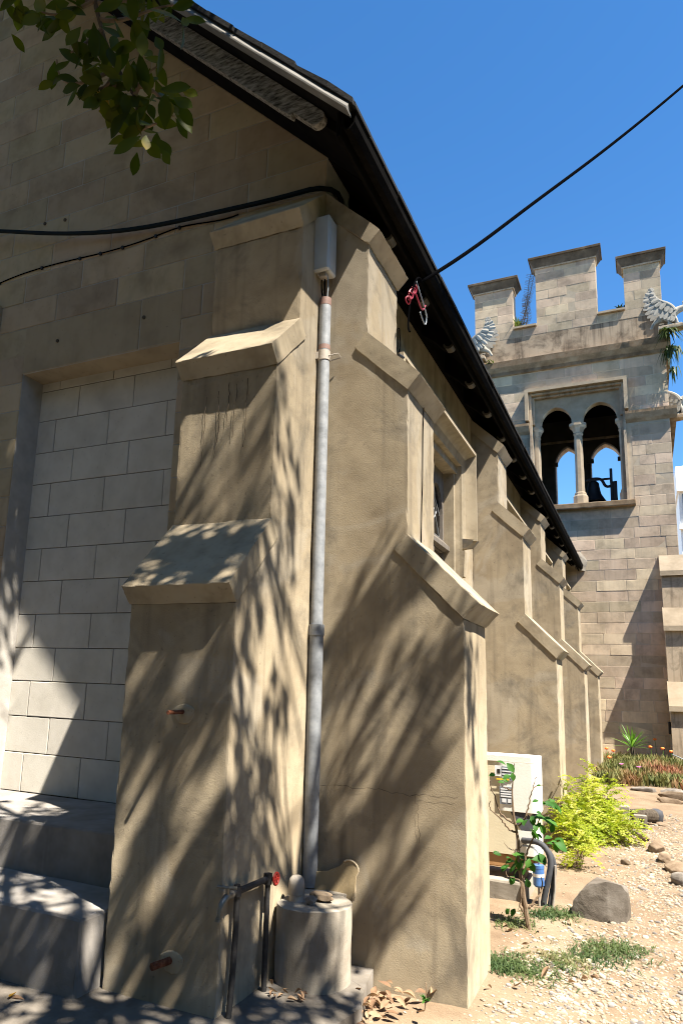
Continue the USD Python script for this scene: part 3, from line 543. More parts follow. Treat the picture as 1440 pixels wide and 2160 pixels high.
for x0, x1, zt, zc in ((TX0, -1.235, 14.22, 14.62), (-.545, 1.20, 14.70, 15.06), (1.945, TX1, 14.14, 14.55)):
    mr = part(tower, 'merlon', bx(x0 + .01, x1 - .01, YT + .005, YT + .5, 12.78, zt), 'tower_mortar')
    k = 0; z = 12.78
    while z < zt - .02:
        z1 = min(z + .292, zt); x = x0; first = True
        while x < x1 - .02:
            w = rng.uniform(.42, .8) * (.55 if (first and k % 2) else 1); b = min(x + w, x1)
            if x1 - b < .15: b = x1
            part(mr, 'stone_block', stone(sbox(x, z, b, z1), YT + rng.uniform(-.006, .004), YT + .06, .008, jit=.003) or bx(x, b, YT, YT + .05, z, z1), 'tower_stone'); x = b; first = False
        part(mr, 'stone_block', bx(x1 - .012, x1, YT + .06, YT + .5, z + .004, z1 - .004, .005), 'tower_stone'); z = z1; k += 1
    o_ = .17
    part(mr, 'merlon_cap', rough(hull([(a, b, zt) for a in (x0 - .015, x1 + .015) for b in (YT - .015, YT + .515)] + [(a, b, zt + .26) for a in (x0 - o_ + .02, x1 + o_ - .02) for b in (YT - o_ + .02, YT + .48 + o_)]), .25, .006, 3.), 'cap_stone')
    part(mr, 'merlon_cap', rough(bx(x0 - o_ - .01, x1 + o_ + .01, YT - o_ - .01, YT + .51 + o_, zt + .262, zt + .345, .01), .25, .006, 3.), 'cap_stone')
    part(mr, 'merlon_mould', bx(x0 - .035, x1 + .035, YT - .035, YT + .53, zt - .005, zt + .05, .005), 'tower_plain')
for x0, x1 in ((-1.235, -.545), (1.20, 1.945)):
    part(tower, 'crenel_coping', rough(hull([(a, YT - .10, z_) for a in (x0 + .004, x1 - .004) for z_ in (12.79, 12.85)] + [(a, YT + .55, z_) for a in (x0 + .004, x1 - .004) for z_ in (12.79, 12.98)]), .2, .005, 4.), 'tower_trim')
# stepped buttress at the right of the tower
BX0, BX1 = 2.45, 3.6
tb = part(tower, 'buttress', extr_yz(Polygon([(YT, -.3), (YT - 1.0, -.3), (YT - 1.0, 1.35), (YT - .6, 1.95), (YT - .6, 3.35), (YT - .36, 3.85), (YT - .36, 4.75), (YT, 5.35)]), BX0, BX1), 'tower_plain')
for (p0, z0, p1, z1) in ((.44, 4.93, -.0, 5.42), (.70, 3.45, .34, 3.98), (1.1, 1.42, .58, 2.05)):
    part(tb, 'coping', rough(hull([(a, YT - p_, z_ + h) for a in (BX0 - .03, BX1 + .03) for p_, z_ in ((p0, z0), (p1, z1)) for h in (0, -.13)]), .15, .004, 4.), 'tower_trim')
part(tower, 'plinth', rough(bx(BX0 - .1, BX1 + .2, YT - 1.3, YT - .98, -.3, .05, .02), .2, .005, 4.), 'tower_trim')
solo('wall_box', bx(BX0 - .06, BX0 - .002, YT - .72, YT - .42, .72, 1.02, .008), 'black', 'small black box fixed low on the tower buttress', 'box')
solo('garden_hose', tube(smooth_path([(2.44, YT - .6, .7), (2.42, YT - .75, .3), (2.55, YT - 1.32, .22), (2.9, YT - 1.4, -.02)], 20), .014, 6), 'pale_wire', 'pale hose hanging by the tower buttress foot', 'hose')

# bell
bell = thing('church_bell', 'dark bell hanging in the open belfry arches', 'bell', (.76, YT + 2.1, 7.5))
bc = (.76, YT + 2.1, 0)
part(bell, 'bell_body', lathe([(.02, 8.26), (.10, 8.25), (.16, 8.18), (.185, 8.0), (.22, 7.82), (.30, 7.68), (.36, 7.58), (.33, 7.58), (.1, 8.1)], bc, 18), 'bell_iron', 40)
part(bell, 'yoke', tube(smooth_path([(.60, bc[1], 8.30), (.85, bc[1], 8.34), (1.0, bc[1], 8.28), (1.08, bc[1], 8.12), (1.3, bc[1], 8.08)], 16), .045, 8), 'bell_iron')
part(bell, 'bell_stand', join(bx(1.24, 1.32, bc[1] - .06, bc[1] + .06, 6.9, 8.62, .01), bx(.24, .32, bc[1] - .06, bc[1] + .06, 6.9, 8.3, .01), bx(1.32, 1.44, bc[1] - .05, bc[1] + .05, 7.4, 8.2, .01), bx(.28, 1.3, bc[1] - .03, bc[1] + .03, 8.27, 8.33, .01)), 'bell_iron')

# winged statues on the tower corners
def eagle(name, label, loc, face, s=1.0, tilt=0.0):
    """Local +x is where it looks; face = rotation about z."""
    t = thing(name, label, 'statue', loc, 'winged stone beasts on the tower corners'); R = rotz(face); loc = np.array(loc)
    def put(m): return xf(m, R, loc, s)
    from manifold3d import Manifold
    def ball(p, r): return Manifold.sphere(r, 16).translate(tuple(p))
    def limb(*js):
        return sum([Manifold.batch_hull([ball(a, ra), ball(b, rb)]) for (a, ra), (b, rb) in zip(js[:-1], js[1:])], Manifold())
    body = limb(((-.18, 0, .34), .15), ((.12, 0, .45), .17), ((.28, 0, .55), .12), ((.50, 0, .62), .10), ((.60, 0, .62), .085), ((.74, 0, .57), .035), ((.80, 0, .52), .012)) + limb(((-.18, 0, .34), .13), ((-.42, 0, .2), .05), ((-.5, 0, .05), .04)) + limb(((.50, 0, .70), .03), ((.46, 0, .84), .012))
    for sd in (-1, 1):
        body += limb(((-.05, sd * .11, .30), .10), ((.06, sd * .13, .16), .06), ((.02, sd * .13, .04), .045)) + limb(((.14, sd * .1, .38), .08), ((.24, sd * .11, .18), .05), ((.26, sd * .11, .04), .045))
        for ft in (.02, .26):
            for q in (-.045, 0, .045): body += limb(((ft, sd * .12, .04), .03), ((ft + .11, sd * .12 + q, .02), .022))
        body += limb(((.52, sd * .05, .70), .03), ((.47, sd * .07, .77), .012))
    bm = body.refine_to_length(.05).to_mesh(); tm = trimesh.Trimesh(bm.vert_properties[:, :3], bm.tri_verts); trimesh.smoothing.filter_taubin(tm, iterations=6)
    part(t, 'body', put(tm), 'statue', 40)
    for sd in (-1, 1):
        arm = [np.array(q) * [1, sd, 1] for q in ((.20, .16, .48), (.10, .20, .66), (-.06, .24, .78), (-.22, .26, .88), (-.34, .27, 1.03), (-.40, .27, 1.20))]
        path = smooth_path(arm, 18); w_ = part(t, 'wing', put(tube(path, np.linspace(.075, .02, 18), 8)), 'statue', 40)
        for row, (nf, sc, off) in enumerate(((14, 1.0, 0.0), (9, .5, .022))):
            for q in range(nf):
                fq = q / (nf - 1); base = path[int(1 + fq * 16)]; a = math.radians(-82 + 150 * fq ** 1.5); L_ = (.40 + .12 * math.sin(math.pi * fq)) * sc * (1 - .45 * fq ** 3)
                d = np.array([-math.cos(a), sd * .03, math.sin(a)]); d /= np.linalg.norm(d); side = np.cross(d, [0, 1, 0]); side /= np.linalg.norm(side); oy = np.array([0, sd * (.010 * (q % 2) + off), 0]); pts = []
                for tt, ww in ((0, .06), (.55, .085), (.9, .06), (1.0, .02)):
                    c0 = base + d * L_ * tt + oy + np.array([0, 0, -.05 * tt * tt])
                    pts += [c0 + side * ww - [0, .007, 0], c0 - side * ww - [0, .007, 0], c0 + [0, .018 * sd, 0]]
                part(w_, 'feather', put(hull(pts)), 'statue')
    part(t, 'perch', put(rough(bx(-.3, .45, -.2, .2, -.10, .01, .02), .1, .01, 6)), 'tower_plain')
    return t
eagle('winged_statue', 'pale winged beast leaning out from the right front tower corner, ferns at its feet', (3.02, YT - .30, 11.88), 0.0, .86)
eagle('winged_statue', 'white winged beast on the left tower corner, half hidden by the black eaves', (-2.32, YT - .30, 11.88), math.pi, .9)
eagle('winged_statue', 'small grey winged beast jutting from behind the tower side below the ferns', (3.12, YT + 1.2, 9.75), -.3, .9)

def sprig_mesh(c, n, L0, w, spread, droop, r_, up=.8):
    out = []
    for _ in range(n):
        a = r_.uniform(0, 2 * math.pi); e = r_.uniform(*up) if isinstance(up, tuple) else up; L = L0 * r_.uniform(.5, 1.1)
        d = np.array([math.cos(a) * math.cos(e), math.sin(a) * math.cos(e), math.sin(e)]); p0 = np.array(c) + np.r_[r_.normal(0, spread, 2), 0] 
        side = np.cross(d, [0, 0, 1.0]); side /= np.linalg.norm(side) + 1e-9; pts = []
        for t in (0, .33, .66, 1.0):
            q = p0 + d * L * t + np.array([0, 0, -droop * L * t * t]); ww = w * (1.0 if t < .5 else .75 if t < .9 else .12); pts += [q - side * ww, q + side * ww]
        i = np.array([0, 2, 4]); f = np.stack([i, i + 1, i + 3, i + 2], 1); out.append((np.array(pts), f))
    return join(*out)
r2 = np.random.default_rng(21)
solo('corner_fern', join(sprig_mesh((3.02, YT - .42, 11.75), 60, .38, .02, .08, .9, r2, (-.6, .6)), sprig_mesh((3.06, YT - .3, 11.3), 60, .30, .02, .1, 1.2, r2, (-1.2, .2)), sprig_mesh((3.06, YT - .2, 10.7), 24, .2, .018, .06, 1.4, r2, (-1.2, 0))), 'moss_leaf', 'green fern and moss trailing under the right winged beast', 'fern')
solo('ledge_weed', sprig_mesh((-1.95, YT - .22, 11.72), 26, .22, .015, .06, .5, r2, (.1, 1.0)), 'moss_leaf', 'small weed on the ledge at the left winged beast', 'weed')
solo('crenel_weed', sprig_mesh((1.84, YT + .25, 12.95), 26, .34, .02, .03, .5, r2, (.4, 1.4)), 'moss_leaf', 'small dark green weed in the right gap of the battlements', 'weed')
vine = thing('dry_cactus', 'bare thorny stems standing in the left gap of the battlements', 'plant', (-1.1, YT + .3, 12.9))
for k, (ex, h) in enumerate(((.52, 1.95), (.40, 1.9), (.30, 1.2))):
    p = smooth_path([(-1.12 + .05 * k, YT + .3, 12.9), (-1.02 + .05 * k + ex * .2, YT + .3, 13.5), (-1.10 + ex * .7, YT + .32, 12.9 + h * .65), (-1.10 + ex, YT + .3, 12.9 + h)], 34)
    st = part(vine, 'stem', tube(p, np.linspace(.016, .007, 34), 5), 'twig')
    th = []
    for q in range(2, 33):
        for sgn in (-1, 1): th.append(tube(np.array([p[q], p[q] + [sgn * .12, r2.uniform(-.05, .05), .05 + r2.uniform(-.02, .03)], ]), .0055, 4))
    part(st, 'thorns', join(*th), 'twig', kind='stuff')
part(vine, 'foliage', sprig_mesh((-1.16, YT + .25, 12.95), 40, .5, .02, .05, .3, r2, (.7, 1.4)), 'moss_leaf')

# building far behind on the right
fb = thing('white_building', 'white modern building seen past the right edge of the tower', 'building', (8, 40, 0))
part(fb, 'wall', bx(4.08, 16, 40, 50, -.3, 13.0), 'bldg_white'); rfb = part(fb, 'roof', hull([(4.0, 39.6, 13.0), (16, 39.6, 13.0), (4.0, 50, 13.0), (16, 50, 13.0), (4.0, 39.9, 14.5), (16, 41, 15.3), (4.0, 50, 14.5), (16, 50, 15)]), 'bldg_white')
for k in range(6):
    for zf in (11.3, 7.9, 4.5):
        w_ = part(fb, 'window', bx(4.16 + 1.9 * k, 5.7 + 1.9 * k, 39.97, 40.02, zf, zf + 1.7), 'bldg_white'); part(w_, 'pane', bx(4.26 + 1.9 * k, 4.9 + 1.9 * k, 39.93, 39.965, zf + .1, zf + 1.6), 'bldg_glass'); part(w_, 'pane', bx(4.98 + 1.9 * k, 5.6 + 1.9 * k, 39.93, 39.965, zf + .1, zf + 1.6), 'bldg_glass')
part(fb, 'ledge', bx(4.0, 16, 39.7, 40, 10.85, 11.1), 'bldg_white'); part(fb, 'ledge', bx(4.0, 16, 39.7, 40, 7.4, 7.65), 'bldg_white')

# ================================================================== SERVICES ON THE CORNER
cp = thing('conduit_pipe', 'grey metal conduit pipe running up the inner corner between two buttresses', 'pipe', (.045, -.06, .4))
def vt(z0, z1, r_): return xf(lathe([(r_, z0), (r_, z1)], (.048, -.062, 0), 20))
part(cp, 'pipe', vt(.40, 1.97, .046), 'galvanised', 40); part(cp, 'pipe', vt(1.97, 4.32, .040), 'galvanised', 40); part(cp, 'coupling', vt(1.93, 2.0, .051), 'galvanised', 40)
for z0, z1 in ((4.27, 4.325), (3.93, 3.965)): part(cp, 'painted_band', vt(z0, z1, .0412), 'red_band', 40)
part(cp, 'clamp', join(vt(3.85, 3.92, .0445), bx(-.01, .02, -.10, -.085, 3.86, 3.91), tube(np.array([(.09, -.075, 3.88), (.15, -.05, 3.895), (.165, -.03, 3.87), (.09, -.05, 3.85)]), .004, 5)), 'white_plastic', 40)
mb = thing('meter_box', 'grey plastic junction box high in the corner above the conduit pipe', 'junction box', (.05, -.12, 4.5))
part(mb, 'box_body', bx(-.045, .105, -.135, -.012, 4.50, 4.93, .012), 'box_plastic'); part(mb, 'lid', bx(-.035, .112, -.175, -.137, 4.49, 4.92, .012), 'box_plastic')
for k in range(3): part(mb, 'hinge', bx(-.06, -.046, -.15, -.12, 4.56 + .12 * k, 4.61 + .12 * k, .003), 'box_plastic')
part(mb, 'gland', bx(.02, .075, -.13, -.08, 4.465, 4.499, .004), 'white_plastic')
for k, xk in enumerate((.03, .05, .068)): solo('box_wire', tube(smooth_path([(xk, -.09, 4.50), (xk + .006 * (k - 1), -.085, 4.40), (.042 + .006 * k, -.065, 4.28)], 10), .005, 6), ('cable', 'cable', 'pale_wire')[k], ('black wire dropping from the grey box into the conduit', 'second black wire from the grey box, middle of three', 'pale wire from the grey box, rightmost of three')[k], 'wire', 'wires from the junction box')
cw = [(-.004, -.012 - .004 * (k % 2), 4.34 - k * .085) for k in range(46)]
solo('clipped_cable', tube(smooth_path(cw, 160), .0042, 5), 'cable', 'thin wavy cable clipped to the wall left of the conduit', 'cable')
solo('gable_cable', tube(smooth_path([(-4.4, -.12, 5.99), (-3.341, -.10, 5.759), (-2.75, -.08, 5.59), (-2.197, -.06, 5.459), (-1.673, -.05, 5.372), (-.887, -.05, 5.304), (-.19, -.05, 5.266), (-.018, -.045, 5.25), (.045, -.01, 5.245), (.05, .18, 5.27), (.05, .5, 5.3)], 60), .0185, 8), 'cable_green', 'thick black cable slung across the gable wall', 'cable')
tp = [(-3.378, -.006, 5.276), (-2.84, -.006, 5.309), (-2.385, -.006, 5.292), (-2.15, -.006, 5.28), (-1.906, -.006, 5.276), (-1.556, -.006, 5.292), (-1.317, -.006, 5.307), (-.968, -.01, 5.265), (-.75, -.012, 5.262)]
solo('gable_wire', tube(smooth_path(tp, 50), .006, 5), 'cable', 'thin wire pinned across the gable wall below the thick cable', 'wire')
for p in tp[:-2]:
    solo('wire_clip', bx(p[0] - .012, p[0] + .012, -.02, .0, p[2] - .02, p[2] + .008, .002), 'black', 'tiny black clip on the thin gable wire', 'clip', 'clips holding the thin gable wire')
E0 = np.array([.50, 1.20, 5.14]); E1 = np.array([2.868, 5.53, 10.23])
dirc = E1 - E0; ends = E0 + dirc * 2.2
solo('overhead_cable', tube(smooth_path([(.30, .95, 4.93), (.40, 1.05, 5.0), tuple(E0)] + [tuple(E0 + dirc * t + np.array([0, 0, -.30 * 4 * (t / 2.2) * (1 - t / 2.2)]) + np.array([0, 0, .0])) for t in (.25, .5, .8, 1.2, 1.7, 2.2)], 70), .017, 8), 'cable', 'black overhead cable rising from the eaves across the sky', 'cable')
rw = thing('red_wires', 'bundle of red and pink wire hanging under the eaves by the cable', 'wires', (.4, .75, 4.75))
for k in range(5):
    a = rng.uniform(0, 6.28); c = np.array([.42, .72 + .03 * k, 4.66 + .045 * k]); th = np.linspace(0, 2.2 * math.pi, 26)
    part(rw, 'wire_loop', tube(np.stack([c[0] + .02 * np.cos(th + a), c[1] + .014 * np.sin(2 * th) + .01 * k, c[2] + .034 * np.sin(th + a)], 1), .0055, 6), 'red_wire')
part(rw, 'wire', tube(smooth_path([(.40, .75, 4.70), (.43, .85, 4.80), (.44, .95, 4.74), (.45, 1.1, 4.80)], 16), .007, 6), 'red_wire')
pw = thing('service_wires', 'black and white service wires looping beside the red bundle', 'wires', (.44, 1.0, 4.7))
part(pw, 'wire', tube(smooth_path([(.42, .76, 4.4), (.43, .78, 4.75), (.46, .88, 4.93), (.45, 1.05, 4.93), (.42, 1.15, 4.98)], 24), .008, 6), 'cable'); part(pw, 'wire', tube(smooth_path([(.43, .9, 4.92), (.45, 1.0, 4.80), (.44, 1.18, 4.75), (.40, 1.3, 4.83)], 24), .006, 6), 'pale_wire'); part(pw, 'wire', tube(smooth_path([(.40, 1.3, 4.80), (.43, 1.15, 4.66), (.44, .98, 4.68)], 16), .006, 6), 'pale_wire')
th = np.linspace(0, 4.2 * math.pi, 50)
solo('wire_coil', tube(np.stack([.372 + .006 * np.sin(th * .5), .62 + .035 * np.cos(th), 4.27 + .10 * np.sin(th)], 1), .003, 5), 'cable', 'small coil of thin wire on the sunny end of the corner buttress', 'wire coil')
solo('wall_bolt', tube(np.array([(.36, .66, 4.17), (.36, .78, 4.20)]), .012, 6), 'iron_pipe', 'short dark bolt beside the wire coil', 'bolt')

# pedestal at the foot of the pipe
pd = shapely.Point(.20, -.33).buffer(.215, 16).intersection(sbox(.016, -1, 1, 1)).union(sbox(.016, -.33, .30, -.016))
pdm = extr(pd.buffer(-.01).buffer(.01), .415); pdm = (pdm[0] + [0, 0, -.02], pdm[1])
solo('concrete_pedestal', rough(pdm, .05, .006, 7., 8), 'pedestal', 'round fronted concrete pedestal at the foot of the conduit pipe', 'pedestal', smooth=50)
pc = thing('pvc_cap', 'pale capped plastic pipe stub on top of the pedestal', 'pipe cap', (.10, -.36, .39))
part(pc, 'stub', lathe([(.041, .385), (.041, .445)], (.10, -.36, 0), 18), 'dirty_plastic', 40); part(pc, 'cap', lathe([(.047, .43), (.047, .485), (.042, .512), (.026, .528), (.002, .531)], (.10, -.36, 0), 18), 'white_plastic', 60)
def rock(c, s, seed, sub=3, amp=.35, flatten=1.0):
    t = trimesh.creation.icosphere(sub); v = np.array(t.vertices); d = meshkit.fbm(v * 1.1 + seed * 7.3, 3, seed) - .5
    v = v * (1 + amp * 2 * d)[:, None]
    r_ = np.random.default_rng(seed)
    for _ in range(7):                                  # flat broken faces
        nrm = r_.normal(size=3); nrm /= np.linalg.norm(nrm); h = r_.uniform(.55, .8); k = v @ nrm; v = v - np.outer(np.maximum(k - h, 0) * .92, nrm)
    return v * np.asarray(s) + np.asarray(c), np.array(t.faces)
solo('pedestal_stone', rock((.235, -.30, .425), (.075, .05, .03), 3), 'tan_rock', 'flat brown stone lying on the pedestal beside the pipe', 'stone', smooth=45)
solo('pedestal_stone', rock((.215, -.40, .42), (.04, .035, .028), 5), 'grey_rock', 'small round stone at the front of the pedestal top', 'stone', smooth=45)
# loose sheet leaning on the buttress
sh = Polygon([(.06, .40), (.06, .485), (.16, .495), (.235, .53), (.27, .568), (.305, .578), (.345, .56), (.36, .525), (.348, .50), (.345, .42), (.335, .37), (.335, .30), (.2, .30)])
sv, sf = extr_xz(sh.buffer(.004), -.012, -.004); t_ = trimesh.Trimesh(sv, sf); sv, sf = trimesh.remesh.subdivide_to_size(t_.vertices, t_.faces, .04); sv[:, 1] -= .035 + .05 * np.clip((.55 - sv[:, 2]) / .3, 0, 1) + .012 * np.sin(sv[:, 0] * 22)
sheet = thing('cardboard_sheet', 'torn tan board leaning on the corner buttress behind the pedestal', 'board', (.2, -.03, .35))
part(sheet, 'board', (sv, sf), 'cardboard')
ed = np.array([(.10, -.05, .487), (.15, -.052, .472), (.20, -.055, .489), (.24, -.05, .552), (.28, -.045, .608)]); ed[:, 1] = -.035 - .05 * np.clip((.55 - ed[:, 2]) / .3, 0, 1) - .012 + .0 
part(sheet, 'torn_edge', tube(smooth_path([(.27, -.05, .57), (.308, -.052, .58), (.347, -.055, .562), (.362, -.056, .525), (.350, -.06, .50), (.347, -.065, .42), (.338, -.075, .36)], 20), .006, 5), 'board_edge')

# tap on its standpipe, on the side of the front buttress
tap = thing('water_tap', 'outdoor tap on dark iron pipes with a red valve wheel', 'tap', (.06, -.8, 0))
part(tap, 'pipe', tube(smooth_path([(.045, -.985, -.03), (.045, -.965, .12), (.045, -.95, .3), (.045, -.95, .6)], 16), .0155, 10), 'iron_pipe', 40)
part(tap, 'pipe', tube(np.array([(.045, -.615, -.03), (.045, -.615, .3), (.045, -.615, .555)]), .0155, 10), 'iron_pipe', 40)
part(tap, 'pipe', tube(np.array([(.045, -1.0, .565), (.045, -.8, .562), (.045, -.60, .558)]), .0165, 10), 'iron_pipe', 40)
part(tap, 'elbow', lathe([(.024, .53), (.026, .555), (.024, .585)], (.045, -.615, 0), 12), 'iron_pipe', 40); part(tap, 'elbow', lathe([(.024, .545), (.024, .59)], (.045, -.95, 0), 12), 'iron_pipe', 40)
hw_ = part(tap, 'valve_wheel', xf(trimesh.creation.torus(.030, .007, major_sections=20, minor_sections=8), trimesh.transformations.rotation_matrix(math.pi / 2, [0, 1, 0])[:3, :3], (.088, -.60, .560)), 'red_paint', 40)
part(hw_, 'spoke', join(*[tube(np.array([(.088, -.60 + .029 * math.cos(a), .56 + .029 * math.sin(a)), (.088, -.60 - .029 * math.cos(a), .56 - .029 * math.sin(a))]), .005, 6) for a in (0, 1.05, 2.1)] + [tube(np.array([(.045, -.60, .56), (.094, -.60, .56)]), .008, 8)]), 'red_paint')
part(tap, 'spout', join(tube(smooth_path([(.045, -1.0, .565), (.045, -1.06, .56), (.045, -1.10, .535), (.045, -1.115, .49), (.045, -1.12, .475)], 14), np.linspace(.019, .014, 14), 10), tube(np.array([(.045, -1.118, .482), (.045, -1.122, .466)]), .018, 10), tube(np.array([(.045, -1.045, .56), (.045, -1.05, .605)]), .012, 8)), 'brass_grey', 40)
part(tap, 'tap_handle', join(tube(np.array([(.0, -1.075, .612), (.045, -1.05, .607), (.09, -1.03, .606)]), .008, 8)), 'brass_grey')

def peg(c, a, L, r_, label):
    t = thing('rusty_peg', label, 'peg', c); d = np.array([-.25 * a, -1, 0]); d /= np.linalg.norm(d)
    part(t, 'iron_rod', rough(tube(np.array([np.array(c) + [0, .03, 0], np.array(c) + d * L * .5, np.array(c) + d * L]), r_, 8), .03, .003, 30.), 'rust')
    ang = np.linspace(0, 2 * math.pi, 13)[:-1]; patch = [(c[0] + .06 * (1 + .3 * math.sin(3 * q)) * math.cos(q), c[1] - .0075, c[2] - .01 + .05 * math.sin(q)) for q in ang] + [(c[0] + .03 * math.cos(q), c[1] - .014, c[2] + .025 * math.sin(q)) for q in ang] + [(c[0] + .07 * math.cos(q), c[1] + .01, c[2] - .01 + .06 * math.sin(q)) for q in ang]
    part(t, 'plaster_patch', hull(patch), 'coping')
peg((-.285, -1.03, 1.444), 0, .15, .011, 'upper rusty iron peg sticking out of the front buttress'); peg((-.27, -1.03, .215), 1, .13, .019, 'lower thick rusty peg near the foot of the front buttress')

# ================================================================== AIR CONDITIONER
ac = thing('air_conditioner', 'white outdoor air conditioner unit standing behind the corner buttress', 'air conditioner', (.7, 2.6, .1))
def rbox(x0, x1, y0, y1, z0, z1, r_): 
    v, f = extr(sbox(x0 + r_, y0 + r_, x1 - r_, y1 - r_).buffer(r_, 6), z1 - z0); return v + [0, 0, z0], f
part(ac, 'casing', rbox(.22, 1.085, 2.34, 2.62, .245, 1.02, .07), 'ac_tan', 30); part(ac, 'top_cover', rbox(.21, 1.095, 2.33, 2.63, 1.012, 1.06, .075), 'ac_paint', 30)
part(ac, 'side_panel', rbox(.735, 1.095, 2.325, 2.615, .60, 1.008, .07), 'ac_paint', 30)
part(ac, 'valve_recess', hull([(.85, 2.333, .595), (1.08, 2.345, .60), (.90, 2.333, .50), (1.03, 2.335, .46), (.98, 2.333, .40)]), 'lag_grey')  # flat dark plate painting the shade of the valve opening
part(ac, 'lower_panel', rbox(.86, 1.088, 2.332, 2.60, .25, .45, .06), 'ac_paint', 30)
lb = part(ac, 'label_plate', bx(.765, .875, 2.318, 2.324, .655, .80), 'label_grey')
for k in range(4): part(lb, 'label_print', bx(.775, .865, 2.315, 2.3176, .775 - .02 * k, .785 - .02 * k), 'label_white')
part(lb, 'label_print', bx(.785, .82, 2.315, 2.3176, .67, .70), 'label_white'); part(lb, 'label_print', bx(.835, .862, 2.315, 2.3176, .67, .70), 'label_white')
ls = part(ac, 'warning_sticker', bx(.728, .782, 2.318, 2.324, .885, .975), 'label_white'); part(ls, 'label_print', bx(.748, .775, 2.315, 2.3176, .91, .945), 'label_black')
lt = part(ac, 'label_plate', bx(.785, .875, 2.318, 2.324, .85, .97), 'label_grey')
for k in range(4): part(lt, 'label_print', bx(.79, .87, 2.315, 2.3176, .95 - .025 * k, .958 - .025 * k), 'label_white')
part(ac, 'warning_sticker', bx(.74, .85, 2.314, 2.3175, .855, .868), 'label_yellow')
part(ac, 'base_board', bx(.2, 1.04, 2.36, 2.64, .13, .244, .01), 'brown_board'); part(ac, 'foot', bx(.25, .35, 2.4, 2.6, -.05, .13), 'black'); part(ac, 'foot', bx(.85, .95, 2.4, 2.6, -.05, .13), 'black')
solo('plinth_slab', rough(bx(.1, .98, 2.25, 2.75, -.2, .045, .015), .12, .008, 5.), 'pedestal', 'low concrete slab under the air conditioner', 'slab')
lp = thing('lagged_pipes', 'grey foam lagged refrigerant pipes bending down beside the air conditioner', 'pipes', (1.1, 2.3, 0))
part(lp, 'lagging', tube(smooth_path([(.95, 2.33, .375), (1.03, 2.28, .385), (1.11, 2.25, .375), (1.165, 2.25, .31), (1.165, 2.25, .14), (1.12, 2.25, -.05), (1.11, 2.25, -.2)], 26), .024, 10), 'lag_grey', 40)
part(lp, 'lagging', tube(smooth_path([(1.12, 2.27, .35), (1.19, 2.28, .28), (1.195, 2.28, .1), (1.165, 2.27, -.06), (1.16, 2.27, -.2)], 20), .018, 10), 'lag_grey', 40); part(lp, 'white_conduit', tube(np.array([(1.215, 2.25, .22), (1.205, 2.25, .02), (1.18, 2.24, -.15)]), .010, 6), 'white_plastic')
dc = thing('blue_canister', 'small blue capped canister hanging beside the air conditioner pipes', 'canister', (1.09, 2.2, 0))
part(dc, 'canister_body', lathe([(.03, .045), (.045, .06), (.045, .19), (.04, .20)], (1.085, 2.22, 0), 16), 'lid_blue', 40); part(dc, 'band', lathe([(.0458, .125), (.0458, .15)], (1.085, 2.22, 0), 16), 'lid_white', 40); part(dc, 'lid', lathe([(.047, .19), (.047, .215), (.02, .22)], (1.085, 2.22, 0), 16), 'lid_blue', 40)
part(dc, 'drain_tube', tube(smooth_path([(.95, 2.3, .335), (1.05, 2.25, .335), (1.08, 2.22, .32), (1.085, 2.22, .21)], 16), .008, 6), 'pale_wire'); part(dc, 'drain_tube', tube(np.array([(1.085, 2.22, .05), (1.085, 2.22, -.12)]), .011, 6), 'white_plastic')

# ================================================================== PLANTS
def leaf_mesh(L, W, fold=.18, bend=.25, n=5, tip=.9):
    """Leaf along +x with a folded midrib, obovate."""
    t = np.linspace(0, 1, n + 1); w = W * np.sin(np.pi * t ** 1.25) ** .8; w[0] = W * .06; w[-1] = W * .04
    z = -bend * L * t ** 2; v = []
    for a, b, c in zip(t * L, w, z): v += [(a, -b, c + fold * b), (a, 0, c), (a, b, c + fold * b)]
    f = []
    for i in range(n):
        for j in (0, 1): q = i * 3 + j; f.append((q, q + 3, q + 4, q + 1))
    return np.array(v, float), np.array(f)
# hibiscus: traced where it stands
def hib(zx_, zy_, y=1.55):
    u, v = 960 + zx_ / 4.91, 1560 + zy_ / 4.91
    d = FWD + RIGHT * (u - PX) / F_PX - UP * (v - PY) / F_PX; return EYE + d * (y - EYE[1]) / d[1]
hb = thing('hibiscus_shrub', 'spindly shrub with glossy green leaves growing before the air conditioner', 'shrub', (1.1, 1.55, -.1))
STEMS = [([(765, 1990), (735, 1800), (700, 1560), (655, 1250), (645, 1000), (620, 850), (595, 700), (590, 450), (610, 250)], 0, .019, .0035),
         ([(630, 960), (520, 890), (440, 790), (380, 745), (365, 640)], -.10, .008, .003), ([(605, 870), (500, 800), (440, 700), (410, 590), (365, 490), (362, 430)], -.06, .008, .003),
         ([(655, 900), (720, 810), (775, 600), (810, 480), (842, 390)], .07, .008, .0025), ([(760, 1750), (850, 1640), (893, 1560), (890, 1430)], .06, .011, .004),
         ([(700, 1350), (740, 1200), (790, 1050), (850, 900), (900, 760), (950, 690)], .10, .009, .003), ([(740, 1800), (680, 1600), (650, 1450), (560, 1430), (520, 1360)], -.08, .008, .003), ([(735, 1800), (700, 1640), (710, 1450), (690, 1360)], .05, .009, .004),
         ([(585, 520), (510, 500), (480, 460)], -.03, .005, .003), ([(640, 1150), (560, 1130), (505, 1070)], -.05, .004, .002), ([(800, 510), (850, 480), (915, 480)], .09, .004, .002), ([(640, 1160), (690, 1100), (730, 1080)], .03, .004, .002)]
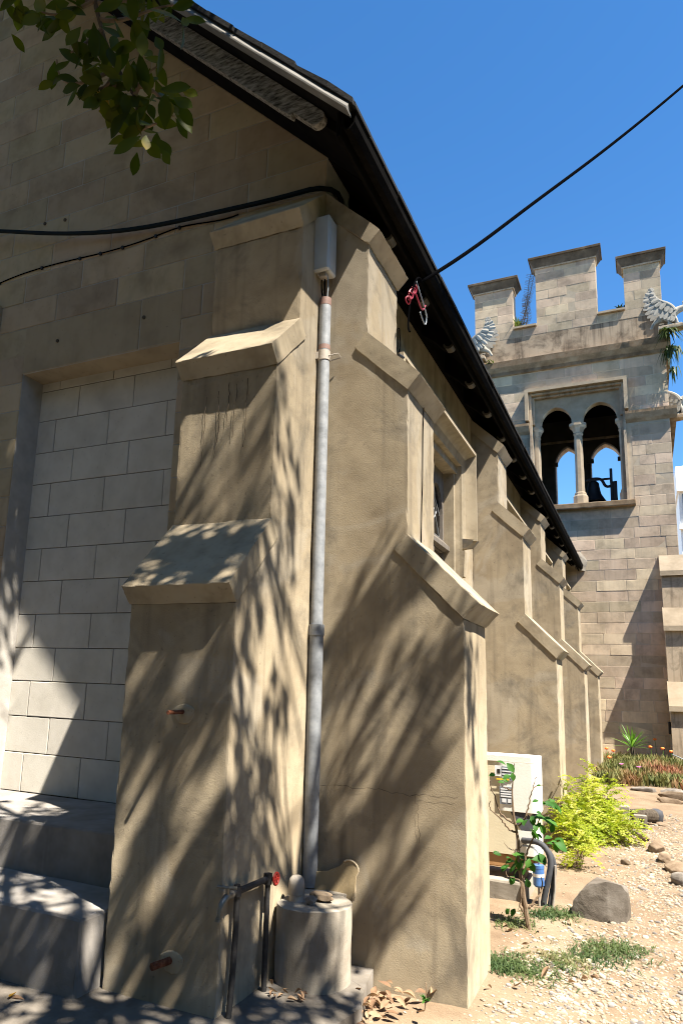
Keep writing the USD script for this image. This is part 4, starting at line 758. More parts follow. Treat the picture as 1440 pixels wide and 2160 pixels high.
for pts, dy, ra, rb in STEMS:
    w3 = np.array([hib(a, b, 1.55 + dy * i / max(1, len(pts) - 1)) for i, (a, b) in enumerate(pts)]); n_ = 22; sp = smooth_path(w3, n_)
    sp[1:-1] += np.random.default_rng(int(abs(pts[0][1]))).normal(0, .003, (n_ - 2, 3)); part(hb, 'stem', tube(sp, np.linspace(ra, rb, n_), 7), 'twig', 50)
r3 = np.random.default_rng(5)
LV = [(470, 240, .085, 10), (570, 290, .095, -50), (380, 370, .06, 30), (540, 390, .09, 170), (595, 385, .07, -80), (475, 445, .06, 20), (520, 430, .05, 0), (860, 480, .04, 60), (835, 640, .06, 160), (960, 670, .09, 10), (1000, 650, .06, 60), (1060, 720, .10, -35), (880, 810, .1, 150), (960, 850, .13, -15), (730, 855, .1, 170), (820, 980, .12, -40), (900, 930, .09, -70), (860, 1000, .07, 0), (1090, 1110, .12, -20), (1060, 1040, .07, 40), (1040, 1130, .08, -60), (575, 1270, .1, 160), (520, 1330, .09, 200), (690, 1335, .11, -70), (640, 1220, .09, 120), (760, 1250, .08, 50), (870, 1250, .13, 10), (790, 1320, .09, -60), (590, 1460, .08, -120), (750, 1490, .08, -80), (600, 1790, .07, 220), (440, 1190, .07, 140), (1000, 860, .10, -10), (800, 850, .08, 100), (700, 1230, .08, 0), (620, 1310, .1, 200), (660, 1290, .09, 240), (560, 1230, .07, 130), (960, 1020, .07, 30), (730, 1290, .1, -20), (830, 920, .07, 80)]
LV += [(a + r3.normal(0, 32), b + r3.normal(0, 32), L * r3.uniform(.55, .9), ang + r3.normal(0, 60)) for a, b, L, ang in LV[9:] if r3.random() < .9]
for a, b, L, ang in LV:
    p = hib(a, b, 1.55 + r3.uniform(-.08, .08)); q = math.radians(ang); d = RIGHT * math.cos(q) + np.array([0, 0, 1]) * math.sin(q) * .8 - FWD * r3.uniform(-.2, .9)
    L *= .85; v, f = leaf_mesh(L, L * .34, .35, .4); upv = np.array([r3.normal(0, .4), -.6 + r3.normal(0, .3), 1.0]); R = frame(d, upv); v = v @ R.T; v = v - v.mean(0) + p
    part(hb, 'leaf', (v, f), 'hibiscus_leaf', True)
# ferns
def frond(L, r_, W=.04):
    n_ = 10; t = np.linspace(0, 1, n_); bend = r_.uniform(.6, 1.7); x = L * t * (1 - .2 * bend * t); z = -bend * L * .5 * t ** 2.0; pts = np.stack([x, .03 * np.sin(t * 5 + r_.uniform(0, 6)), z], 1)
    tv, tf = [], []; rib = tube(pts, np.linspace(.002, .0008, n_), 3, cap=False)
    for k in range(1, n_):
        w = W * (.35 + .65 * math.sin(math.pi * (.2 + .75 * (1 - t[k])))) * r_.uniform(.75, 1.25); tg = pts[k] - pts[k - 1]; tg /= np.linalg.norm(tg)
        for sg in (-1, 1):
            tw = r_.uniform(-.5, .5); sd = np.array([.3 * tg[0], sg * .9, tw]); sd /= np.linalg.norm(sd); h = L / n_ * .62; o = pts[k]; i0 = len(tv); up = np.cross(tg, sd) * .25 * w
            tv += [o - tg * h * .3, o + tg * h * .5 + sd * w * .3, o + sd * w * .65 + tg * h * .8 + up, o + sd * w + tg * h * .1, o + sd * w * .6 - tg * h * .7 + up, o - tg * h * .7 + sd * w * .25]
            tf += [(i0, i0 + 1, i0 + 2), (i0, i0 + 2, i0 + 3), (i0, i0 + 3, i0 + 4), (i0, i0 + 4, i0 + 5)]
    return join(rib, (np.array(tv), np.array(tf)))
FRONDS = [frond(1.0 * l, np.random.default_rng(300 + k), .036) for k, l in enumerate(np.linspace(.12, .26, 14))]
def fern(c, n_, ax, label, seed):
    r_ = np.random.default_rng(seed); g = float(ground_z(c[0], c[1])); t = thing('fern', label, 'fern', (c[0], c[1], g))
    for k in range(n_):
        a = r_.uniform(0, 2 * math.pi); zz = r_.uniform(0, 1) ** .8; e = math.asin(zz); rad = r_.uniform(.45, 1.0) * (1 + .25 * math.sin(3 * a + seed))
        o = np.array([math.cos(a) * math.cos(e) * ax[0], math.sin(a) * math.cos(e) * ax[1], zz * ax[2]]) * rad
        d = np.array([math.cos(a) * math.cos(e * .8), math.sin(a) * math.cos(e * .8), math.sin(e) * .9 + r_.uniform(-.35, .45)]) + r_.normal(0, .3, 3); v, f = FRONDS[r_.integers(14)]; part(t, 'frond', (v @ frame(d).T + [c[0], c[1], g + .05] + o * .8, f), 'fern_leaf')
    part(t, 'stems', join(*[tube(np.array([[c[0] + r_.normal(0, .03), c[1] + r_.normal(0, .03), g - .02], [c[0] + r_.normal(0, ax[0] * .5), c[1] + r_.normal(0, ax[1] * .5), g + ax[2] * .6]]), .004, 4) for _ in range(14)]), 'twig', kind='stuff')
fern((1.16, 5.1), 290, (.30, .36, .70), 'large chartreuse fern mound against the second buttress', 31)
fern((1.33, 5.75), 280, (.27, .32, .78), 'tall chartreuse fern behind the large mound', 32)
fern((1.52, 5.35), 180, (.26, .30, .36), 'low chartreuse fern spilling towards the path and concrete block', 33)
fern((1.28, 3.74), 30, (.07, .07, .30), 'small separate fern growing in the gravel ahead of the mound', 34)
fern((1.13, 4.6), 120, (.16, .18, .40), 'chartreuse fern reaching over the shrub leaves', 35)
# grass
def tuft(c, n_, L0, label, seed, spread=.07, mat='grass_leaf'):
    r_ = np.random.default_rng(seed); g = float(ground_z(c[0], c[1])) - .01; m = sprig_mesh((c[0], c[1], g), int(n_ * 1.4), L0 * 1.25, .0034, spread * 1.15, .95, r_, (.35, 1.35)); solo('grass_tuft', m, mat, label, 'grass tuft', 'grass tufts in the earth')
for i, (c, n_, L0, sp, lb_) in enumerate([((1.02, .72), 240, .20, .05, 'blue green grass tuft at the foot of the corner buttress'), ((1.20, .74), 320, .16, .08, 'grass tuft second from the buttress in the front row'), ((1.38, .98), 300, .15, .08, 'middle grass tuft of the front row'), ((1.53, 1.14), 260, .15, .07, 'grass tuft in the front row ahead of the boulder'), ((1.68, 1.36), 420, .19, .09, 'thick grass tuft right against the front of the boulder'), ((1.25, 2.05), 240, .17, .08, 'yellowish grass tuft left of the boulder'), ((.98, 1.62), 170, .20, .06, 'dark grass tuft in the shade beside the shrub'), ((1.13, 1.95), 150, .16, .06, 'thin grass tuft between shrub and lagged pipes'), ((1.10, .90), 140, .12, .07, 'short grass tuft behind the buttress corner'), ((1.78, 1.55), 120, .09, .06, 'tiny grass tuft at the right corner of the boulder')]):
    tuft(c, n_, L0, lb_, 50 + i, sp)
# boulder and stones
gb = float(ground_z(1.55, 2.25))
bv, bf = rock((0, 0, 0), (1, 1, 1), 12, 4, .18)
hpts = np.array([(-.22, -.14, -.1), (-.215, -.10, .10), (-.15, -.10, .19), (-.09, -.08, .245), (.03, -.10, .27), (.14, -.08, .258), (.19, -.07, .20), (.165, -.15, -.1), (-.10, -.19, -.1), (.05, -.20, .02), (-.2, .16, -.1), (.2, .15, -.1), (.17, .12, .22), (-.05, .14, .25), (-.19, .1, .1)])
solo('boulder', rough((hull(hpts)[0] + [1.57, 2.22, gb], hull(hpts)[1]), .035, .016, 9., 12), 'boulder', 'big grey brown boulder standing in the earth bed', 'boulder', smooth=38)
for i, (c, s, sd, mt, lb_) in enumerate([((2.17, 3.62), (.11, .10, .07), 41, 'grey_rock', 'rounded grey rock at the right frame edge'), ((2.13, 4.15), (.10, .16, .07), 42, 'tan_rock', 'long tan rock behind the rounded grey rock'), ((2.03, 4.62), (.07, .14, .06), 43, 'tan_rock', 'low tan rock in the middle of the path edging'), ((1.97, 5.15), (.10, .20, .10), 44, 'tan_rock', 'tall pointed tan rock of the path edging'), ((1.83, 5.72), (.08, .16, .06), 45, 'tan_rock', 'flat tan rock between the pointed rock and the concrete block'), ((1.74, 6.05), (.05, .1, .04), 46, 'grey_rock', 'small dark rock next to the fern and the concrete block'), ((2.36, 9.75), (.30, .12, .10), 47, 'tan_rock', 'broad brown rock on the far path near the flower bed'), ((2.18, 9.3), (.20, .07, .06), 48, 'tan_rock', 'thin tilted stone slab in front of the broad brown rock'), ((1.85, 10.6), (.25, .12, .06), 49, 'grey_rock', 'flat grey rock along the flower bed edge, left one'), ((2.30, 10.5), (.22, .12, .07), 50, 'grey_rock', 'flat grey rock along the flower bed edge, right one'), ((1.68, 4.2), (.055, .045, .035), 51, 'tan_rock', 'egg shaped tan stone lying in the white gravel'), ((2.05, 7.0), (.12, .2, .02), 52, 'tan_rock', 'flat paving stone sunk in the path')]):
    g = float(ground_z(*c)); solo('rock', rock((c[0], c[1], g + s[2] * .45), s, sd), mt, lb_, 'rock', smooth=40)
cb = thing('concrete_block', 'pale hollow concrete block standing on end beside the fern', 'block', (1.80, 6.45, -.08))
blk = sbox(-.075, 0, .075, .19).difference(sbox(-.03, .035, .03, .085).buffer(.01)).difference(sbox(-.03, .115, .03, .155).buffer(.008))
v, f = extr_xz(blk, -.06, .06); R = rotz(.12); part(cb, 'block_body', (v @ R.T + [1.80, 6.45, float(ground_z(1.8, 6.45)) - .01], f), 'pedestal')
solo('concrete_block', rough(bx(1.55, 1.67, 6.65, 6.8, -.1, .16, .01), .05, .006, 9.), 'pedestal', 'pale upright concrete block left of the dark log', 'block')
lg = np.array([(1.68, 6.75, .04), (1.76, 6.8, .045), (1.88, 6.9, .04), (1.95, 7.0, .03)]); solo('dark_log', rough(tube(lg, .085, 12), .05, .012, 9.), 'bark', 'dark mossy log lying behind the hollow block', 'log')
solo('grey_pot', rough(lathe([(.03, -.09), (.085, -.06), (.10, .02), (.085, .08), (.04, .10)], (1.985, 7.15, 0), 16), .05, .006, 8.), 'lag_grey', 'rounded grey stone pot at the end of the log', 'pot', smooth=50)
# flower bed in front of the tower
r4 = np.random.default_rng(11); bits = []
n_ = 5200; px_ = r4.uniform(.9, 3.1, n_); py_ = r4.uniform(10.9, 16.6, n_); keep = py_ > 10.9 + .5 * np.abs(np.sin(px_ * 2.3)); px_, py_ = px_[keep], py_[keep]
for a, b in zip(px_, py_):
    h = .13 + .16 * meshkit.fbm(np.array([[a * 1.3, b * .9, 0]]), 2, 5)[0] + .03 * min(1, (b - 10.9) / 2); g = -.11 + .0045 * b; L = h * r4.uniform(.7, 1.2); an = r4.uniform(0, 6.28); le = r4.uniform(0, .5)
    d = np.array([math.cos(an) * le, math.sin(an) * le, 1.0]) * L; sd = np.array([-math.sin(an), math.cos(an), 0]) * .022
    o = np.array([a, b, g]); m_ = o + d * .55; bits.append((np.array([o - sd * .4, o + sd * .4, m_ - sd, m_ + sd, o + d + [math.cos(an) * .03, math.sin(an) * .03, 0]]), np.array([(0, 1, 3), (0, 3, 2), (2, 3, 4)])))
solo('ground_cover', join(*bits), 'cover_leaf', 'reddish green ground cover filling the flower bed at the tower', 'ground cover', kind='stuff')
yc_ = thing('yucca_plant', 'spiky green yucca in the flower bed against the tower wall', 'yucca', (1.53, 16.4, 0))
for k in range(46):
    a = r4.uniform(0, 6.28); e = r4.uniform(.15, 1.45); L = r4.uniform(.4, .66); d = np.array([math.cos(a) * math.cos(e), math.sin(a) * math.cos(e), math.sin(e)]); v, f = leaf_mesh(L, .017, .3, .25 * math.cos(e)); part(yc_, 'leaf', (v @ frame(d).T + [1.53, 16.4, .33], f), 'yucca_leaf')
part(yc_, 'stem', tube(np.array([(1.53, 16.4, -.05), (1.53, 16.4, .36)]), .05, 8), 'bark')
for i, (mx, my, mh, lb_) in enumerate([(1.02, 14.6, .42, 'leftmost orange marigold beside the last buttress'), (1.15, 14.9, .36, 'orange marigold second from the last buttress'), (1.12, 13.6, .30, 'low orange marigold behind the fern top'), (1.95, 16.2, .42, 'orange marigold just right of the yucca, lower bloom'), (2.06, 16.4, .60, 'tallest orange marigold right of the yucca'), (2.22, 15.9, .42, 'orange marigold in the tower shade'), (2.4, 15.9, .36, 'deep orange marigold nearest the tower buttress')]):
    g = -.04; mg = thing('marigold', lb_, 'flower', (mx, my, g)); part(mg, 'stem', tube(smooth_path([(mx, my, g), (mx + .02, my, g + mh * .5), (mx, my, g + mh)], 8), .006, 5), 'yucca_leaf')
    part(mg, 'foliage', sprig_mesh((mx, my, g + .05), 26, mh * .55, .012, .04, .3, r4, (.3, 1.3)), 'moss_leaf')
    fl = trimesh.creation.icosphere(2); fv = np.array(fl.vertices) * [.043, .043, .03]; fv *= (1 + .25 * (meshkit.noise(fv * 90, i) - .5))[:, None]; part(mg, 'bloom', (fv + [mx, my, g + mh + .02], np.array(fl.faces)), 'orange_petal')
for i, (mx, my, lb_) in enumerate([(1.42, 11.9, 'pink flower at the left of the red ground cover'), (1.74, 11.5, 'pink flower in the middle of the red ground cover')]):
    solo('pink_flower', join(*[xf((leaf_mesh(.06, .028, .1, .1)[0], leaf_mesh(.06, .028, .1, .1)[1]), rotz(a) @ trimesh.transformations.rotation_matrix(-.5, [0, 1, 0])[:3, :3], (mx, my, .27)) for a in np.arange(5) * 1.2566]), 'pink_petal', lb_, 'flower')

# fallen leaves
r5 = np.random.default_rng(17)
def fallen(c, L, mat, label, group=None, z=None):
    v, f = leaf_mesh(L, L * .21, r5.uniform(.4, 1.4), r5.uniform(-.6, .7), 6); v[:, 2] -= v[:, 2].min()
    R = rotz(r5.uniform(0, 6.28)) @ trimesh.transformations.rotation_matrix(r5.uniform(-.5, .5), [1, 0, 0])[:3, :3] @ trimesh.transformations.rotation_matrix(r5.uniform(-.35, .35), [0, 1, 0])[:3, :3]
    v = v @ R.T; v[:, 2] -= v[:, 2].min(); g = float(ground_z(*c)) if z is None else z; solo('fallen_leaf', (v + [c[0], c[1], g + .006], f), mat, label, 'leaf', group, smooth=True)
for k in range(46):
    fallen((.50 + abs(r5.normal(0, .13)), -.30 + r5.normal(0, .12)), r5.uniform(.05, .09), 'dry_leaf', 'curled dry brown leaf in the heap beside the pedestal', 'dry leaves heaped beside the pedestal', z=-.10 + r5.uniform(0, .05))
for k in range(16): fallen((r5.uniform(.07, .32), -.62 + r5.normal(0, .035)), r5.uniform(.035, .06), 'dry_leaf', 'dry brown leaf at the base of the pedestal on the paving', 'dry leaves along the pedestal base', z=0.0)
for c, L in (((1.16, .42), .11), ((1.30, .62), .12), ((1.45, .66), .10), ((1.52, .75), .10), ((1.62, .8), .08), ((1.05, .28), .07), ((.98, .1), .06), ((1.2, 1.5), .09), ((1.0, 1.45), .1), ((.92, 1.5), .1), ((1.34, 1.85), .08), ((1.15, 1.2), .07)):
    fallen(c, L * .72, 'dry_leaf', 'scattered dry brown leaf lying on the earth bed', 'dry leaves scattered on the earth')
fallen((-1.03, -1.3), .07, 'yellow_leaf', 'bright yellow fallen leaf on the paving below the steps', z=0.0); fallen((-.93, -1.34), .07, 'dry_leaf', 'brownish leaf beside the yellow leaf on the paving', z=0.0)
wd = thing('weed_sprig', 'tiny green weed sprouting at the foot of the corner buttress', 'weed', (.79, -.14, -.1))
part(wd, 'stem', tube(smooth_path([(.79, -.14, -.11), (.80, -.15, -.04), (.80, -.15, .03)], 8), .003, 5), 'twig'); part(wd, 'leaves', sprig_mesh((.80, -.15, -.06), 12, .05, .008, .01, .3, r5, (.1, 1.2)), 'hibiscus_leaf')

# gravel
r6 = np.random.default_rng(23)
def pebble_proto(path, seed, mat):
    t = trimesh.creation.icosphere(1); v = np.array(t.vertices) * (1 + .5 * (meshkit.noise(np.array(t.vertices) * 1.3 + seed, seed) - .5))[:, None] * [1, .8, .55]; usdkit.mesh(stage, path, (v, np.array(t.faces)), M[mat], True)
NG = 30000
gx_ = np.r_[r6.uniform(.95, 3.0, NG), r6.uniform(.6, 2.6, 3000)]; gy_ = np.r_[r6.uniform(-.2, 1, NG) ** 1.0 * 8.0, r6.uniform(-.6, 1.0, 3000)]
dens = meshkit.fbm(np.stack([gx_ * .9, gy_ * .9, 0 * gx_], -1), 4, 8) - .5
edge_x = 1.25 + .16 * gy_ * (gy_ < 3.5) + .35 * (gy_ >= 3.5)
prob = np.clip(.55 + 2.2 * dens + .9 * np.clip((gx_ - edge_x) / .4, -1, .6), .03, 1); prob[gy_ > 6.4] *= .5
k_ = (r6.random(len(gx_)) < prob) & ~((gx_ < 1.03) & (gy_ > -.02) & (gy_ < .68)) & (gx_ > .62) & ~((gx_ < .98) & (gy_ < -.0) & (r6.random(len(gx_)) < .8))
gx_, gy_ = gx_[k_], gy_[k_]; ng = len(gx_); gs = np.clip(r6.lognormal(math.log(.0072), .5, ng), .003, .027); gz_ = ground_z(gx_, gy_) + gs * .12
pi = UsdGeom.PointInstancer.Define(stage, '/World/gravel'); tag(pi.GetPrim(), 'loose cream and tan gravel scattered over the earth', 'gravel', kind='stuff')
protos = []
for i in range(5): pth = f'/World/gravel/pebble_{i + 1:03d}'; pebble_proto(pth, i + 2, 'pebble_grey' if i == 4 else 'pebble'); protos.append(pth)
pi.CreatePrototypesRel().SetTargets([Sdf.Path(p) for p in protos]); pi.CreateProtoIndicesAttr(Vt.IntArray.FromNumpy(r6.choice(5, ng, p=[.20, .19, .18, .19, .24]).astype(np.int32)))
pi.CreatePositionsAttr(Vt.Vec3fArray.FromNumpy(np.stack([gx_, gy_, gz_], 1).astype(np.float32))); pi.CreateScalesAttr(Vt.Vec3fArray.FromNumpy(np.repeat(gs[:, None], 3, 1).astype(np.float32)))
pi.CreateOrientationsAttr(Vt.QuathArray([Gf.Quath(float(math.cos(a / 2)), 0.0, 0.0, float(math.sin(a / 2))) for a in r6.uniform(0, 6.28, ng)]))

